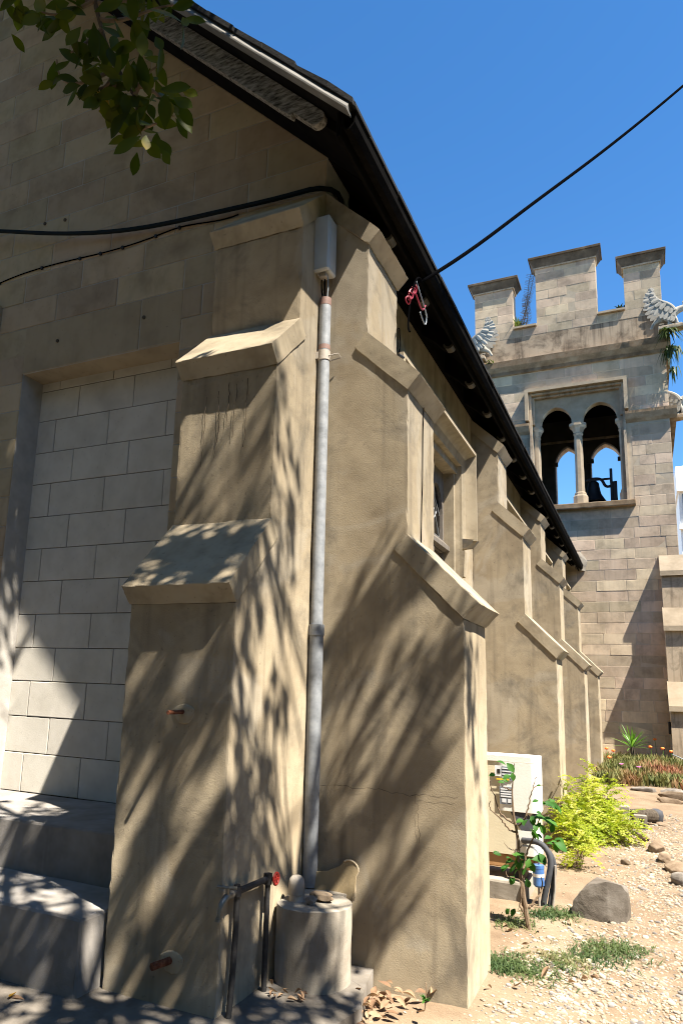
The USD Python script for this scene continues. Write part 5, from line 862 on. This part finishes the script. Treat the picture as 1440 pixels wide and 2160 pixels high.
# ================================================================== TREE (its crown shades the corner; one bough hangs into view)
tree = thing('shade_tree', 'broad leaved tree whose leafy bough hangs over the gable', 'tree', (4.6, -5.4, -.1))
TARGETS = [(-0.12,-1.03,0.73,0.08,9,5.3),(-0.43,-1.03,1.53,0.07,9,7.6),(-0.44,-1.03,0.82,0.09,9,6.5),(-0.12,-1.03,0.07,0.09,9,6.0),(-0.23,-1.03,1.27,0.11,9,5.0),(-0.55,-1.03,1.21,0.09,9,8.1),(-0.34,-1.03,0.35,0.10,9,5.1),(-0.53,-1.03,1.67,0.11,9,7.3),(-0.57,-1.03,0.58,0.10,9,6.0),(-0.22,-1.03,1.42,0.09,9,7.9),(-0.17,-1.03,0.30,0.10,9,6.5),(-0.12,-1.03,1.65,0.08,9,8.0),(-0.43,-1.03,1.55,0.07,9,7.4),(-0.10,-1.03,1.31,0.08,9,7.0),(-0.31,-1.03,1.46,0.10,9,5.6),(-0.16,-1.03,0.76,0.07,9,8.2),(-0.13,-1.03,1.52,0.09,9,8.4),(-0.10,-1.03,0.36,0.08,9,5.2),(-0.52,-1.03,0.17,0.07,9,5.4),(-0.33,-1.03,0.36,0.10,9,8.4),(-0.56,-1.03,0.54,0.06,9,7.5),(-0.22,-1.03,0.71,0.09,9,7.1),(-0.22,-1.03,0.60,0.07,9,6.9),(-0.40,-0.67,3.06,0.08,9,7.7),(-0.61,-0.67,2.88,0.08,9,6.4),(-0.08,-0.67,3.16,0.08,9,6.2),(-0.33,-0.67,2.68,0.10,9,7.0),(-0.03,-0.67,2.72,0.10,9,7.6),(-0.09,-0.85,2.44,0.08,9,6.7),(-0.66,-0.85,2.35,0.09,9,6.1),(-0.33,-0.85,2.51,0.08,9,6.5),(-0.20,-0.85,2.50,0.09,9,5.6),(-0.50,-0.85,2.31,0.07,9,6.2),(-0.58,-0.85,2.48,0.11,9,6.9),(-0.22,-0.85,2.21,0.07,9,8.5),(-0.36,-0.85,2.22,0.09,9,5.2),(-0.75,-0.85,2.28,0.09,9,8.3),(-0.48,-0.85,2.24,0.09,9,5.8),(-0.51,-0.85,2.46,0.08,9,7.5),(-0.53,-0.85,2.27,0.10,9,6.7),(-0.40,-0.85,2.49,0.10,9,6.6),(-0.15,-1.12,2.14,0.08,9,5.0),(-0.03,-1.01,2.25,0.09,9,7.0),(-0.29,-0.94,2.32,0.08,9,7.3),(-0.15,-0.97,2.29,0.08,9,7.8),(-0.25,-0.86,2.39,0.10,9,6.2),(-0.68,-1.05,2.20,0.11,9,8.1),(-0.66,-0.83,2.43,0.07,9,7.3),(-0.32,-0.98,2.28,0.06,9,7.5),(-0.06,-0.89,2.36,0.09,9,6.5),(-0.46,-1.07,2.18,0.09,9,5.7),(-0.68,-0.94,2.32,0.10,9,8.2),(-0.71,-0.94,2.31,0.07,9,8.1),(-0.38,-1.00,2.26,0.08,9,7.6),(-0.16,-0.99,2.26,0.09,9,6.2),(-0.22,-1.00,2.25,0.08,9,6.8),(-0.29,-1.09,2.16,0.07,9,5.7),(-0.26,-0.90,2.35,0.07,9,7.9),(-0.23,-0.94,2.31,0.09,9,5.7),(-0.70,-0.70,2.55,0.10,9,5.5),(-0.48,-0.90,2.35,0.10,9,7.9),(-0.11,-1.04,2.21,0.10,9,7.2),(-0.41,-0.77,2.48,0.11,9,5.7),(-0.05,-0.80,2.45,0.08,9,5.2),(-0.56,-0.87,2.38,0.11,9,6.5),(-0.60,-1.09,2.17,0.11,9,5.2),(-0.46,-1.00,2.25,0.08,9,5.0),(-0.14,-0.98,2.28,0.07,9,7.8),(-0.43,-0.95,2.30,0.10,9,5.1),(-0.55,-0.77,2.49,0.09,9,5.8),(-0.67,-0.77,2.49,0.09,9,7.6),(0.00,-0.41,3.07,0.08,9,6.0),(-0.00,-0.68,3.44,0.10,9,7.1),(0.00,-0.62,3.36,0.11,9,7.8),(0.00,-0.42,2.17,0.09,9,6.5),(0.00,-0.74,2.17,0.09,9,6.0),(0.00,-0.90,2.06,0.09,9,8.2),(0.00,-0.39,2.66,0.07,9,8.1),(0.00,-0.88,1.82,0.07,9,6.1),(0.00,-0.97,1.72,0.06,9,5.1),(0.00,-0.51,2.11,0.11,9,6.8),(0.00,-1.00,1.97,0.09,9,7.6),(0.00,-0.46,2.47,0.07,9,6.3),(0.00,-0.39,2.70,0.10,9,5.7),(0.00,-0.82,1.15,0.11,9,8.4),(0.00,-0.95,1.35,0.09,9,6.7),(0.00,-0.83,0.89,0.10,9,7.4),(-0.00,-0.89,0.85,0.06,9,5.2),(0.00,-0.54,1.09,0.08,9,6.7),(0.00,-0.97,1.46,0.10,9,5.6),(0.00,-0.85,1.07,0.10,9,5.9),(0.00,-0.60,1.08,0.08,9,6.8),(0.00,-0.67,0.87,0.11,9,7.0),(0.00,-0.43,1.45,0.06,9,6.3),(-0.00,-0.79,0.68,0.09,9,7.4),(-0.00,-0.98,0.70,0.07,9,7.1),(0.00,-0.56,1.46,0.10,9,5.7),(-0.00,-0.71,0.76,0.06,9,7.1),(0.00,-0.86,0.78,0.07,9,6.2),(0.00,-0.45,1.45,0.11,9,6.9),(0.00,-0.61,1.20,0.07,9,7.3),(0.00,-0.75,1.23,0.10,9,8.1),(0.00,-0.55,1.09,0.11,9,7.8),(0.00,-0.88,0.78,0.07,9,5.6),(0.00,-0.79,1.01,0.10,9,7.3),(0.00,-0.61,0.82,0.08,9,6.4),(-0.00,-0.70,0.59,0.08,9,5.4),(0.74,0.00,2.62,0.06,9,8.4),(0.54,0.00,2.10,0.10,9,7.7),(0.17,0.00,1.88,0.07,9,5.5),(0.57,-0.00,2.22,0.08,9,7.8),(0.21,0.00,1.74,0.06,9,5.9),(0.16,0.00,1.93,0.10,9,5.0),(0.98,0.00,1.89,0.11,9,8.3),(0.68,0.00,2.46,0.10,9,5.0),(0.35,0.00,1.60,0.10,9,6.9),(0.85,0.00,1.80,0.08,9,6.8),(0.68,0.00,2.29,0.09,9,6.5),(0.34,-0.00,2.27,0.10,9,5.4),(0.74,0.00,1.78,0.10,9,5.2),(0.17,0.00,0.93,0.11,9,5.5),(0.73,0.00,1.14,0.07,9,7.3),(0.32,0.00,1.29,0.08,9,5.6),(0.75,0.00,1.21,0.07,9,5.7),(0.45,0.00,0.31,0.08,9,7.9),(0.49,0.00,0.84,0.06,9,7.0),(0.50,0.00,0.84,0.07,9,6.7),(0.06,-0.00,0.50,0.09,9,6.5),(0.18,0.00,0.43,0.06,9,6.0),(0.45,0.00,0.29,0.10,9,6.1),(0.26,0.00,0.68,0.08,9,7.1),(0.58,0.00,0.94,0.07,9,6.0),(0.36,0.00,0.06,0.06,9,5.5),(0.42,0.00,0.29,0.09,9,8.3),(0.36,0.00,0.89,0.10,9,5.5),(0.20,0.00,0.50,0.07,9,5.7),(0.33,0.00,0.05,0.11,9,5.1),(0.48,0.00,0.22,0.11,9,6.8),(1.00,0.13,1.67,0.09,9,6.8),(1.00,0.18,1.62,0.09,9,5.3),(1.00,0.31,1.05,0.11,9,6.5),(1.00,0.26,1.86,0.11,9,6.3),(1.00,0.11,1.79,0.08,9,5.1),(0.34,-0.55,0.20,0.09,9,8.1),(0.34,-0.50,0.40,0.06,9,6.8),(0.17,-0.53,0.40,0.09,9,7.3),(0.16,-0.47,0.40,0.09,9,5.5),(-1.00,-1.39,0.00,0.07,9,7.1),(-0.30,-1.43,0.00,0.10,9,8.3),(0.00,-1.21,0.00,0.08,9,5.0),(-0.33,-1.19,0.00,0.07,9,7.3),(-0.42,-1.28,0.00,0.06,9,8.3),(-0.54,-1.68,0.00,0.08,9,6.4),(-0.53,-1.75,0.00,0.08,9,7.7),(-0.20,-1.50,0.00,0.06,9,7.8),(-0.65,-1.88,0.00,0.10,9,6.0),(-0.21,-1.56,0.00,0.11,9,5.3),(-0.15,-1.15,0.00,0.10,9,7.6),(-0.83,-1.92,0.00,0.07,9,5.4),(-0.72,-1.33,0.00,0.07,9,7.3),(-0.26,-1.51,0.00,0.08,9,8.4),(-0.72,-1.63,0.00,0.11,9,7.3),(-0.46,-1.35,0.00,0.10,9,6.0),(-0.96,-1.38,0.00,0.08,9,6.7),(-0.89,-1.68,0.00,0.08,9,7.3),(-0.90,-1.83,0.00,0.10,9,7.0),(-0.03,-1.17,0.00,0.09,9,7.9),(-0.51,-1.44,0.00,0.08,9,8.5),(-0.62,-1.48,0.00,0.06,9,7.2),(-0.69,-1.49,0.00,0.09,9,7.0),(-0.59,-1.68,0.00,0.10,9,6.5),(-0.44,-1.46,0.00,0.11,9,7.4),(-1.34,-1.56,0.00,0.07,9,5.3),(-0.78,-1.97,0.00,0.08,9,5.5),(-0.10,-1.18,0.00,0.07,9,5.9),(-0.72,-1.39,0.00,0.08,9,6.6),(-0.78,-1.89,0.00,0.09,9,8.4),(-0.75,-1.90,0.00,0.08,9,6.3),(-0.57,-1.81,0.00,0.07,9,7.4),(-0.72,-1.49,0.00,0.09,9,6.3),(0.01,-1.42,0.00,0.11,9,5.8),(-0.00,-1.33,0.00,0.08,9,5.4),(-0.21,-1.31,0.00,0.10,9,5.2),(0.21,-0.76,-0.00,0.06,9,6.2),(0.50,-0.50,0.00,0.07,9,6.2),(0.28,-0.84,0.00,0.07,9,8.1),(0.58,-0.71,0.00,0.08,9,8.4),(0.26,-1.26,0.00,0.10,9,5.6),(0.46,-0.61,0.00,0.09,9,6.1),(0.64,-1.06,0.00,0.09,9,6.7),(0.40,-0.58,0.00,0.10,9,8.3),(0.27,-1.10,0.00,0.09,9,7.6),(-0.05,-0.74,0.00,0.06,9,5.8),(0.43,-1.10,0.00,0.11,9,7.0),(0.33,-0.90,0.00,0.11,9,5.4),(0.58,-1.19,0.00,0.06,9,8.3),(0.40,-0.90,0.00,0.06,9,7.6),(0.47,-0.97,0.00,0.07,9,6.3),(0.16,-0.81,0.00,0.09,9,7.2),(0.43,-0.81,0.00,0.09,9,7.6),(0.46,-1.11,0.00,0.08,9,8.4),(0.63,-0.89,0.00,0.08,9,6.4),(0.37,-0.76,0.00,0.08,9,8.2),(0.53,-1.13,0.00,0.09,9,7.9),(0.54,-1.05,0.00,0.08,9,7.1),(0.45,-0.56,0.00,0.08,9,5.5),(0.38,-1.30,0.00,0.10,9,6.9),(0.28,-0.71,-0.00,0.10,9,8.1),(0.26,-1.22,0.00,0.07,9,7.0),(0.35,-1.14,0.00,0.09,9,5.7),(0.38,-0.95,0.00,0.10,9,5.6),(0.44,-1.05,0.00,0.08,9,7.2),(-0.81,-1.20,0.26,0.08,9,8.2),(-1.35,-1.20,0.14,0.11,9,6.4),(-1.21,-1.20,-0.03,0.07,9,5.8),(-1.23,-1.20,0.04,0.08,9,7.1),(-1.10,-1.20,0.02,0.10,9,5.8),(-1.20,-1.20,0.37,0.08,9,7.9),(-1.68,-0.94,0.37,0.06,9,5.9),(-1.20,-1.14,0.37,0.11,9,6.4),(-1.97,-0.88,0.37,0.10,9,6.1),(-1.66,-1.13,0.37,0.10,9,7.1),(-1.42,-0.78,0.37,0.09,9,6.0),(-0.83,-1.12,0.37,0.07,9,7.2),(-1.95,-0.84,0.37,0.09,9,5.9),(-1.39,-1.24,0.37,0.10,9,6.1),(-1.04,-1.19,0.37,0.09,9,5.9),(-1.13,-1.15,0.37,0.09,9,7.1),(-1.15,-0.88,0.37,0.11,9,8.2),(-1.40,-0.93,0.37,0.11,9,8.2),(-0.81,-1.18,0.37,0.08,9,8.3),(-1.53,-0.81,0.37,0.09,9,7.5),(-1.52,-1.02,0.37,0.09,9,6.8),(-1.56,-0.91,0.37,0.06,9,7.0),(-1.36,-0.86,0.37,0.08,9,7.1),(-1.33,-1.28,0.37,0.09,9,8.4),(-0.94,-0.98,0.37,0.09,9,7.7),(-1.71,-0.65,0.36,0.10,9,6.5),(-2.08,-0.65,0.52,0.08,9,7.0),(-2.48,-0.25,0.68,0.09,9,6.3),(-2.18,-0.07,0.68,0.07,9,6.8),(-2.26,-0.56,0.68,0.06,9,8.1),(-2.27,-0.52,0.68,0.08,9,8.3),(-1.89,-0.29,0.68,0.10,9,6.6),(-2.26,-0.55,0.68,0.09,9,5.8),(-2.28,-0.61,0.68,0.09,9,8.3),(-2.06,-0.21,0.68,0.06,9,7.9),(-1.97,-0.29,0.68,0.11,9,6.3),(-2.46,-0.37,0.68,0.09,9,5.9),(-1.83,-0.45,0.68,0.09,9,5.7),(-2.18,-0.65,0.68,0.10,9,6.8),(-3.40,0.24,2.32,0.06,9,8.1),(-3.63,0.24,1.94,0.10,9,7.4),(-3.49,0.24,2.01,0.08,9,6.6),(-2.87,0.24,1.87,0.10,9,6.5),(-3.33,0.24,1.79,0.08,9,7.7),(-3.04,0.24,2.00,0.11,9,8.4),(-3.36,0.24,1.64,0.10,9,7.9),(-3.69,0.24,2.17,0.09,9,6.4),(-3.50,0.24,2.40,0.07,9,5.8),(-3.40,0.24,1.82,0.08,9,7.3),(-3.67,0.24,1.66,0.06,9,7.0),(-3.16,0.24,2.37,0.10,9,6.4),(-3.00,0.24,2.13,0.07,9,7.7),(-3.08,0.00,3.27,0.09,9,7.2),(-2.83,0.00,1.42,0.11,9,7.8),(-3.14,0.00,3.80,0.07,9,5.0),(-3.03,0.00,2.09,0.10,9,8.1),(-3.08,0.00,3.78,0.08,9,7.0),(-3.06,0.00,3.29,0.07,9,8.2),(-3.29,0.00,3.74,0.11,9,8.2),(-2.90,0.00,3.52,0.11,9,6.2),(-3.01,0.00,3.91,0.06,9,6.6),(-3.20,0.00,2.98,0.08,9,7.3),(-2.77,0.00,2.65,0.11,9,6.6),(-3.34,0.00,3.17,0.11,9,5.3),(-3.09,0.00,2.74,0.11,9,8.1),(-3.51,0.00,3.94,0.11,9,8.1),(-2.92,0.00,1.79,0.08,9,5.8),(-3.60,0.00,3.93,0.09,9,5.2),(-3.06,0.00,2.79,0.06,9,7.5),(-3.46,0.00,3.74,0.10,9,6.8),(-3.08,0.00,1.24,0.07,9,6.2),(-3.10,0.00,1.67,0.08,9,5.7),(-3.20,0.00,2.45,0.06,9,6.4),(-3.07,0.00,1.05,0.11,9,7.0),(-2.83,0.00,2.81,0.10,9,6.0),(-0.76,-0.72,6.35,0.08,9,7.0),(-1.27,-0.56,6.77,0.09,9,6.7),(-1.50,-0.56,6.99,0.06,9,6.5),(-1.23,-0.56,6.67,0.06,9,7.7),(-0.96,-0.56,6.50,0.11,9,6.0),(0.95,-3.19,3.36,0.13,8,3.5),(0.67,-3.23,2.91,0.13,8,3.2),(0.62,-3.26,2.93,0.13,8,3.2),(0.63,-3.35,3.37,0.13,8,2.9),(0.78,-3.26,3.28,0.13,8,3.9),(1.00,-3.16,3.34,0.13,8,2.7),(0.93,-3.14,3.07,0.13,8,4.2),(0.61,-3.29,3.04,0.13,8,3.1),(0.65,-3.30,3.21,0.13,8,4.2),(0.95,-3.11,2.98,0.13,8,3.1),(0.79,-3.26,3.32,0.13,8,3.0),(0.98,-3.18,3.36,0.13,8,4.3),(1.03,-3.11,3.19,0.13,8,3.7),(1.03,-3.09,3.04,0.13,8,4.1),(0.94,-3.20,3.39,0.13,8,4.1),(0.91,-3.19,3.24,0.13,8,2.7),(0.73,-3.25,3.12,0.13,8,3.3),(0.85,-3.21,3.21,0.13,8,3.9),(1.03,-3.16,3.41,0.13,8,3.8),(0.97,-3.19,3.41,0.13,8,3.5),(0.95,-3.13,3.06,0.13,8,3.3),(0.74,-3.30,3.39,0.13,8,3.6),(0.95,-3.11,2.99,0.13,8,4.0),(0.81,-3.24,3.28,0.13,8,3.1),(0.65,-3.31,3.23,0.13,8,2.6),(0.77,-3.20,3.00,0.13,8,3.2),(0.98,-3.13,3.13,0.13,8,4.1),(1.06,-3.14,3.37,0.13,8,3.4),(0.65,-3.33,3.34,0.13,8,4.0),(0.56,-3.33,3.09,0.13,8,4.3),(0.76,-3.22,3.05,0.13,8,2.8),(0.92,-3.13,3.01,0.13,8,3.7),(1.01,-3.11,3.13,0.13,8,3.7),(0.56,-3.30,2.97,0.13,8,3.3),(0.90,-3.17,3.16,0.13,8,2.9),(0.78,-3.18,2.92,0.13,8,3.8),(0.61,-3.31,3.12,0.13,8,4.3),(0.58,-3.38,3.40,0.13,8,4.2),(0.84,-3.17,3.02,0.13,8,3.2),(0.84,-3.24,3.34,0.13,8,2.8),(0.82,-3.17,2.97,0.13,8,3.6),(0.58,-3.38,3.40,0.13,8,4.0),(0.74,-3.28,3.31,0.13,8,3.1),(1.01,-3.12,3.17,0.13,8,2.9),(0.66,-3.34,3.37,0.13,8,4.4),(0.78,-3.23,3.18,0.13,8,2.7)]

r7 = np.random.default_rng(41)
centres = []
for (x, y, z, rr, nn, tt) in TARGETS:
    p = np.array([x, y, z]) + SUN * tt
    if not in_frame(p, 160): centres.append((p, rr, nn))
leaves = []
base_leaf = leaf_mesh(1.0, .22, .2, .2, 3)
def put_leaf(p, L, r_, out):
    d = r_.normal(size=3); d[2] -= .3; v = base_leaf[0] * L * np.array([1, 1, 1]); out.append((v @ frame(d, r_.normal(size=3)).T + p, base_leaf[1]))
for p, rr, nn in centres:
    for _ in range(int(nn)):
        o = r7.normal(size=3); o *= rr * r7.random() ** .4 / np.linalg.norm(o); q = p + o
        if not in_frame(q, 30): put_leaf(q, r7.uniform(.10, .16), r7, leaves)
trunk = part(tree, 'trunk', rough(tube(smooth_path([(4.6, -5.4, -.3), (4.55, -5.3, 1.2), (4.3, -5.0, 3.0), (4.1, -4.7, 4.6)], 14), np.linspace(.24, .15, 14), 12), .12, .02, 3.), 'bark', 60)
hub = np.array([4.1, -4.7, 4.6])
if centres:
    from scipy.cluster.vq import kmeans2
    C3 = np.array([c[0] for c in centres]); cen, lab = kmeans2(C3, min(9, len(C3)), seed=3, minit='++')
    for j, c in enumerate(cen):
        mid = hub * .5 + c * .5 + [0, 0, .35]
        if in_frame(mid, 40): mid = hub * .6 + c * .4 + [.3, -.5, .8]
        part(tree, 'limb', tube(smooth_path([hub, mid, c], 14), np.linspace(.085, .03, 14), 8), 'bark', 60)
        tw_ = []
        for p in C3[lab == j]:
            if np.linalg.norm(p - c) > .05: tw_.append(tube(np.array([c, (c + p) / 2 + r7.normal(0, .05, 3), p]), np.array([.02, .012, .005]), 5))
        if tw_: part(tree, 'twigs', join(*tw_), 'bark', kind='stuff')
    big = []
    for _ in range(1500):                               # unseen leaves added over and behind the viewer to block sky light
        q = np.array([r7.uniform(-6, 6), r7.uniform(-9.5, -4.6), r7.uniform(4.2, 9.5)]); e = (q - [0, -7, 6.8]) / [6.2, 2.8, 2.9]
        if e @ e > 1.1 or in_frame(q, 250): continue
        for _ in range(5): put_leaf(q + r7.normal(0, .22, 3), r7.uniform(.2, .34), r7, big)
    for _ in range(520):                                # more unseen leaves, added above the gable roof to hold off skylight
        q = np.array([r7.uniform(-7.5, 1.6), r7.uniform(-6, -.6), r7.uniform(6.5, 12)])
        if in_frame(q, 260) or q[2] < 7.2 + .25 * q[0] + .4 * max(0, q[0] + 2): continue
        t_ = -q[1] / SUN[1] * -1; hit = q - SUN * abs(q[1] / SUN[1])
        if hit[2] > .2 and -3.4 < hit[0] < .6: continue  # leave the sun its way to the doorway
        for _ in range(5): put_leaf(q + r7.normal(0, .25, 3), r7.uniform(.24, .38), r7, big)
    part(tree, 'crown', join(*leaves), 'tree_leaf', kind='stuff'); part(tree, 'crown', join(*big), 'tree_leaf', kind='stuff')  # second mesh holds the added sky-blocking leaves
# the bough in view
def ray(u, v, t): d = FWD + RIGHT * (u - PX) / F_PX - UP * (v - PY) / F_PX; return EYE + d * t
r8 = np.random.default_rng(77)
bough = [ray(330, -420, 1.75), ray(215, -120, 1.78), ray(200, 0, 1.80), ray(215, 60, 1.80), ray(245, 145, 1.82), ray(285, 190, 1.82), ray(283, 235, 1.80), ray(290, 275, 1.8)]
bpath = smooth_path([hub + [-.4, .2, 1.2], ray(900, -1500, 1.9), *bough], 60)
bo = part(tree, 'bough', tube(bpath, np.linspace(.04, .003, 60), 7), 'bark', 60)
TW = [[(245, 140), (200, 165), (150, 175), (120, 125)], [(240, 145), (215, 185), (190, 180)], [(283, 180), (320, 190), (350, 220), (365, 245)], [(200, 0), (160, 20), (120, 30), (80, 20)], [(215, 60), (180, 90), (150, 110)], [(285, 200), (300, 170), (330, 140)], [(210, 40), (260, 40), (320, 20), (370, 10)], [(290, 275), (315, 265), (330, 260)], [(245, 150), (225, 200), (220, 190)], [(205, 5), (250, 5), (300, -15), (350, -20)], [(200, 0), (120, -10), (40, -15), (-20, 0)]]
tips = []
for k, tw_ in enumerate(TW):
    dep = r8.uniform(1.7, 1.9); w3 = smooth_path([ray(a, b, 1.8 + (dep - 1.8) * i / (len(tw_) - 1)) for i, (a, b) in enumerate(tw_)], 12); part(tree, 'twig', tube(w3, np.linspace(.006, .002, 12), 6), 'twig', 50); tips += [w3[i] for i in range(3, 12)]
LF = [(145, 167, 175), (150, 185, 178), (175, 190, -100), (215, 205, -60), (150, 120, 160), (195, 140, 20), (225, 140, 40), (285, 345, -92), (262, 296, 190), (268, 305, 200), (297, 303, 20), (345, 310, -60), (350, 330, -65), (330, 300, -90), (383, 270, -60), (262, 270, 150), (240, 240, 190), (250, 262, 220), (255, 220, 100), (265, 222, 80), (320, 235, 100), (350, 258, 170), (348, 235, 80), (385, 215, -40), (400, 195, -25), (390, 240, -55), (385, 75, -85), (390, 45, -60), (385, 10, 10), (350, 30, 0), (340, 35, 20), (70, 40, 230), (95, 60, -70), (65, 30, 170), (110, 40, 0), (155, 75, -110), (185, 70, 60), (120, 10, 20), (155, 22, -10), (200, 85, -80), (215, 100, -70), (180, 110, 150), (240, 90, 80), (260, 100, -20), (300, 90, -80), (290, 60, -70), (320, 20, -60), (310, 55, -100), (335, 90, -75), (310, 110, -50), (270, 130, 30), (255, 125, 60), (235, 120, 100), (300, 150, -80), (325, 125, -30), (340, 155, -80), (270, 160, -100), (260, 165, -160), (210, 150, 200), (245, 185, -90), (305, 205, -30), (335, 195, 60), (290, 245, -120), (300, 230, 100), (310, 255, -60), (278, 245, 100), (230, 150, -20), (20, 5, 200), (40, 8, -80), (85, 8, -100), (170, 5, 60), (230, 10, 30), (260, 20, -40), (280, 10, -90), (230, 45, 60), (250, 60, -60), (275, 40, -30), (360, 200, -20), (370, 185, -10), (320, 170, 60)]
for i, (u, v_, a) in enumerate(LF):
    p = ray(u, v_, 1.8 + r8.uniform(-.13, .13)); q = math.radians(a + r8.uniform(-12, 12)); L = r8.uniform(.05, .082)
    d = RIGHT * math.cos(q) + UP * math.sin(q) - FWD * r8.uniform(-.5, .5); v, f = leaf_mesh(L, L * .225, r8.uniform(.1, .35), r8.uniform(-.15, .25), 6)
    v = v @ frame(d, -FWD + r8.normal(0, .45, 3)).T; part(tree, 'leaf', (v - v.mean(0) + p, f), 'yellow_leaf' if i == 3 else 'tree_leaf', True)
for i in range(95):
    p = tips[r8.integers(len(tips))] + r8.normal(0, .02, 3); d = r8.normal(size=3); d[2] -= .5; L = r8.uniform(.04, .078); v, f = leaf_mesh(L, L * .225, r8.uniform(.1, .4), r8.uniform(-.15, .3), 6)
    part(tree, 'leaf', (v @ frame(d, -FWD + r8.normal(0, .6, 3)).T + p, f), 'tree_leaf', True)

# unseen trees added round the yard to keep sky fill off the walls
r9 = np.random.default_rng(88); wood = []
wl = leaf_mesh(1.0, .3, .2, .2, 2)
for _ in range(5200):
    a = r9.uniform(-.15, 3.35); R_ = r9.uniform(9, 14); q = np.array([1 - math.cos(a) * R_ * 1.2, -3.5 - math.sin(a) * R_, r9.uniform(.2, 11) * (.75 + .25 * math.sin(a * 9))])
    if in_frame(q, 300) or (q[0] > 9 and q[1] > -6): continue
    d = r9.normal(size=3); wood.append((wl[0] * r9.uniform(.9, 1.5) @ frame(d, r9.normal(size=3)).T + q, wl[1]))
for _ in range(2600):  # right-hand trees added to dim sky fill on the side faces
    q = np.array([r9.uniform(10, 13.5), r9.uniform(-7, 26), r9.uniform(.2, 8.5)])
    d = r9.normal(size=3); wood.append((wl[0] * r9.uniform(.9, 1.5) @ frame(d, r9.normal(size=3)).T + q, wl[1]))
solo('tree_belt', join(*wood), 'tree_leaf', 'unseen dark trees added behind the viewer and to the right to block sky light', 'trees', kind='stuff')
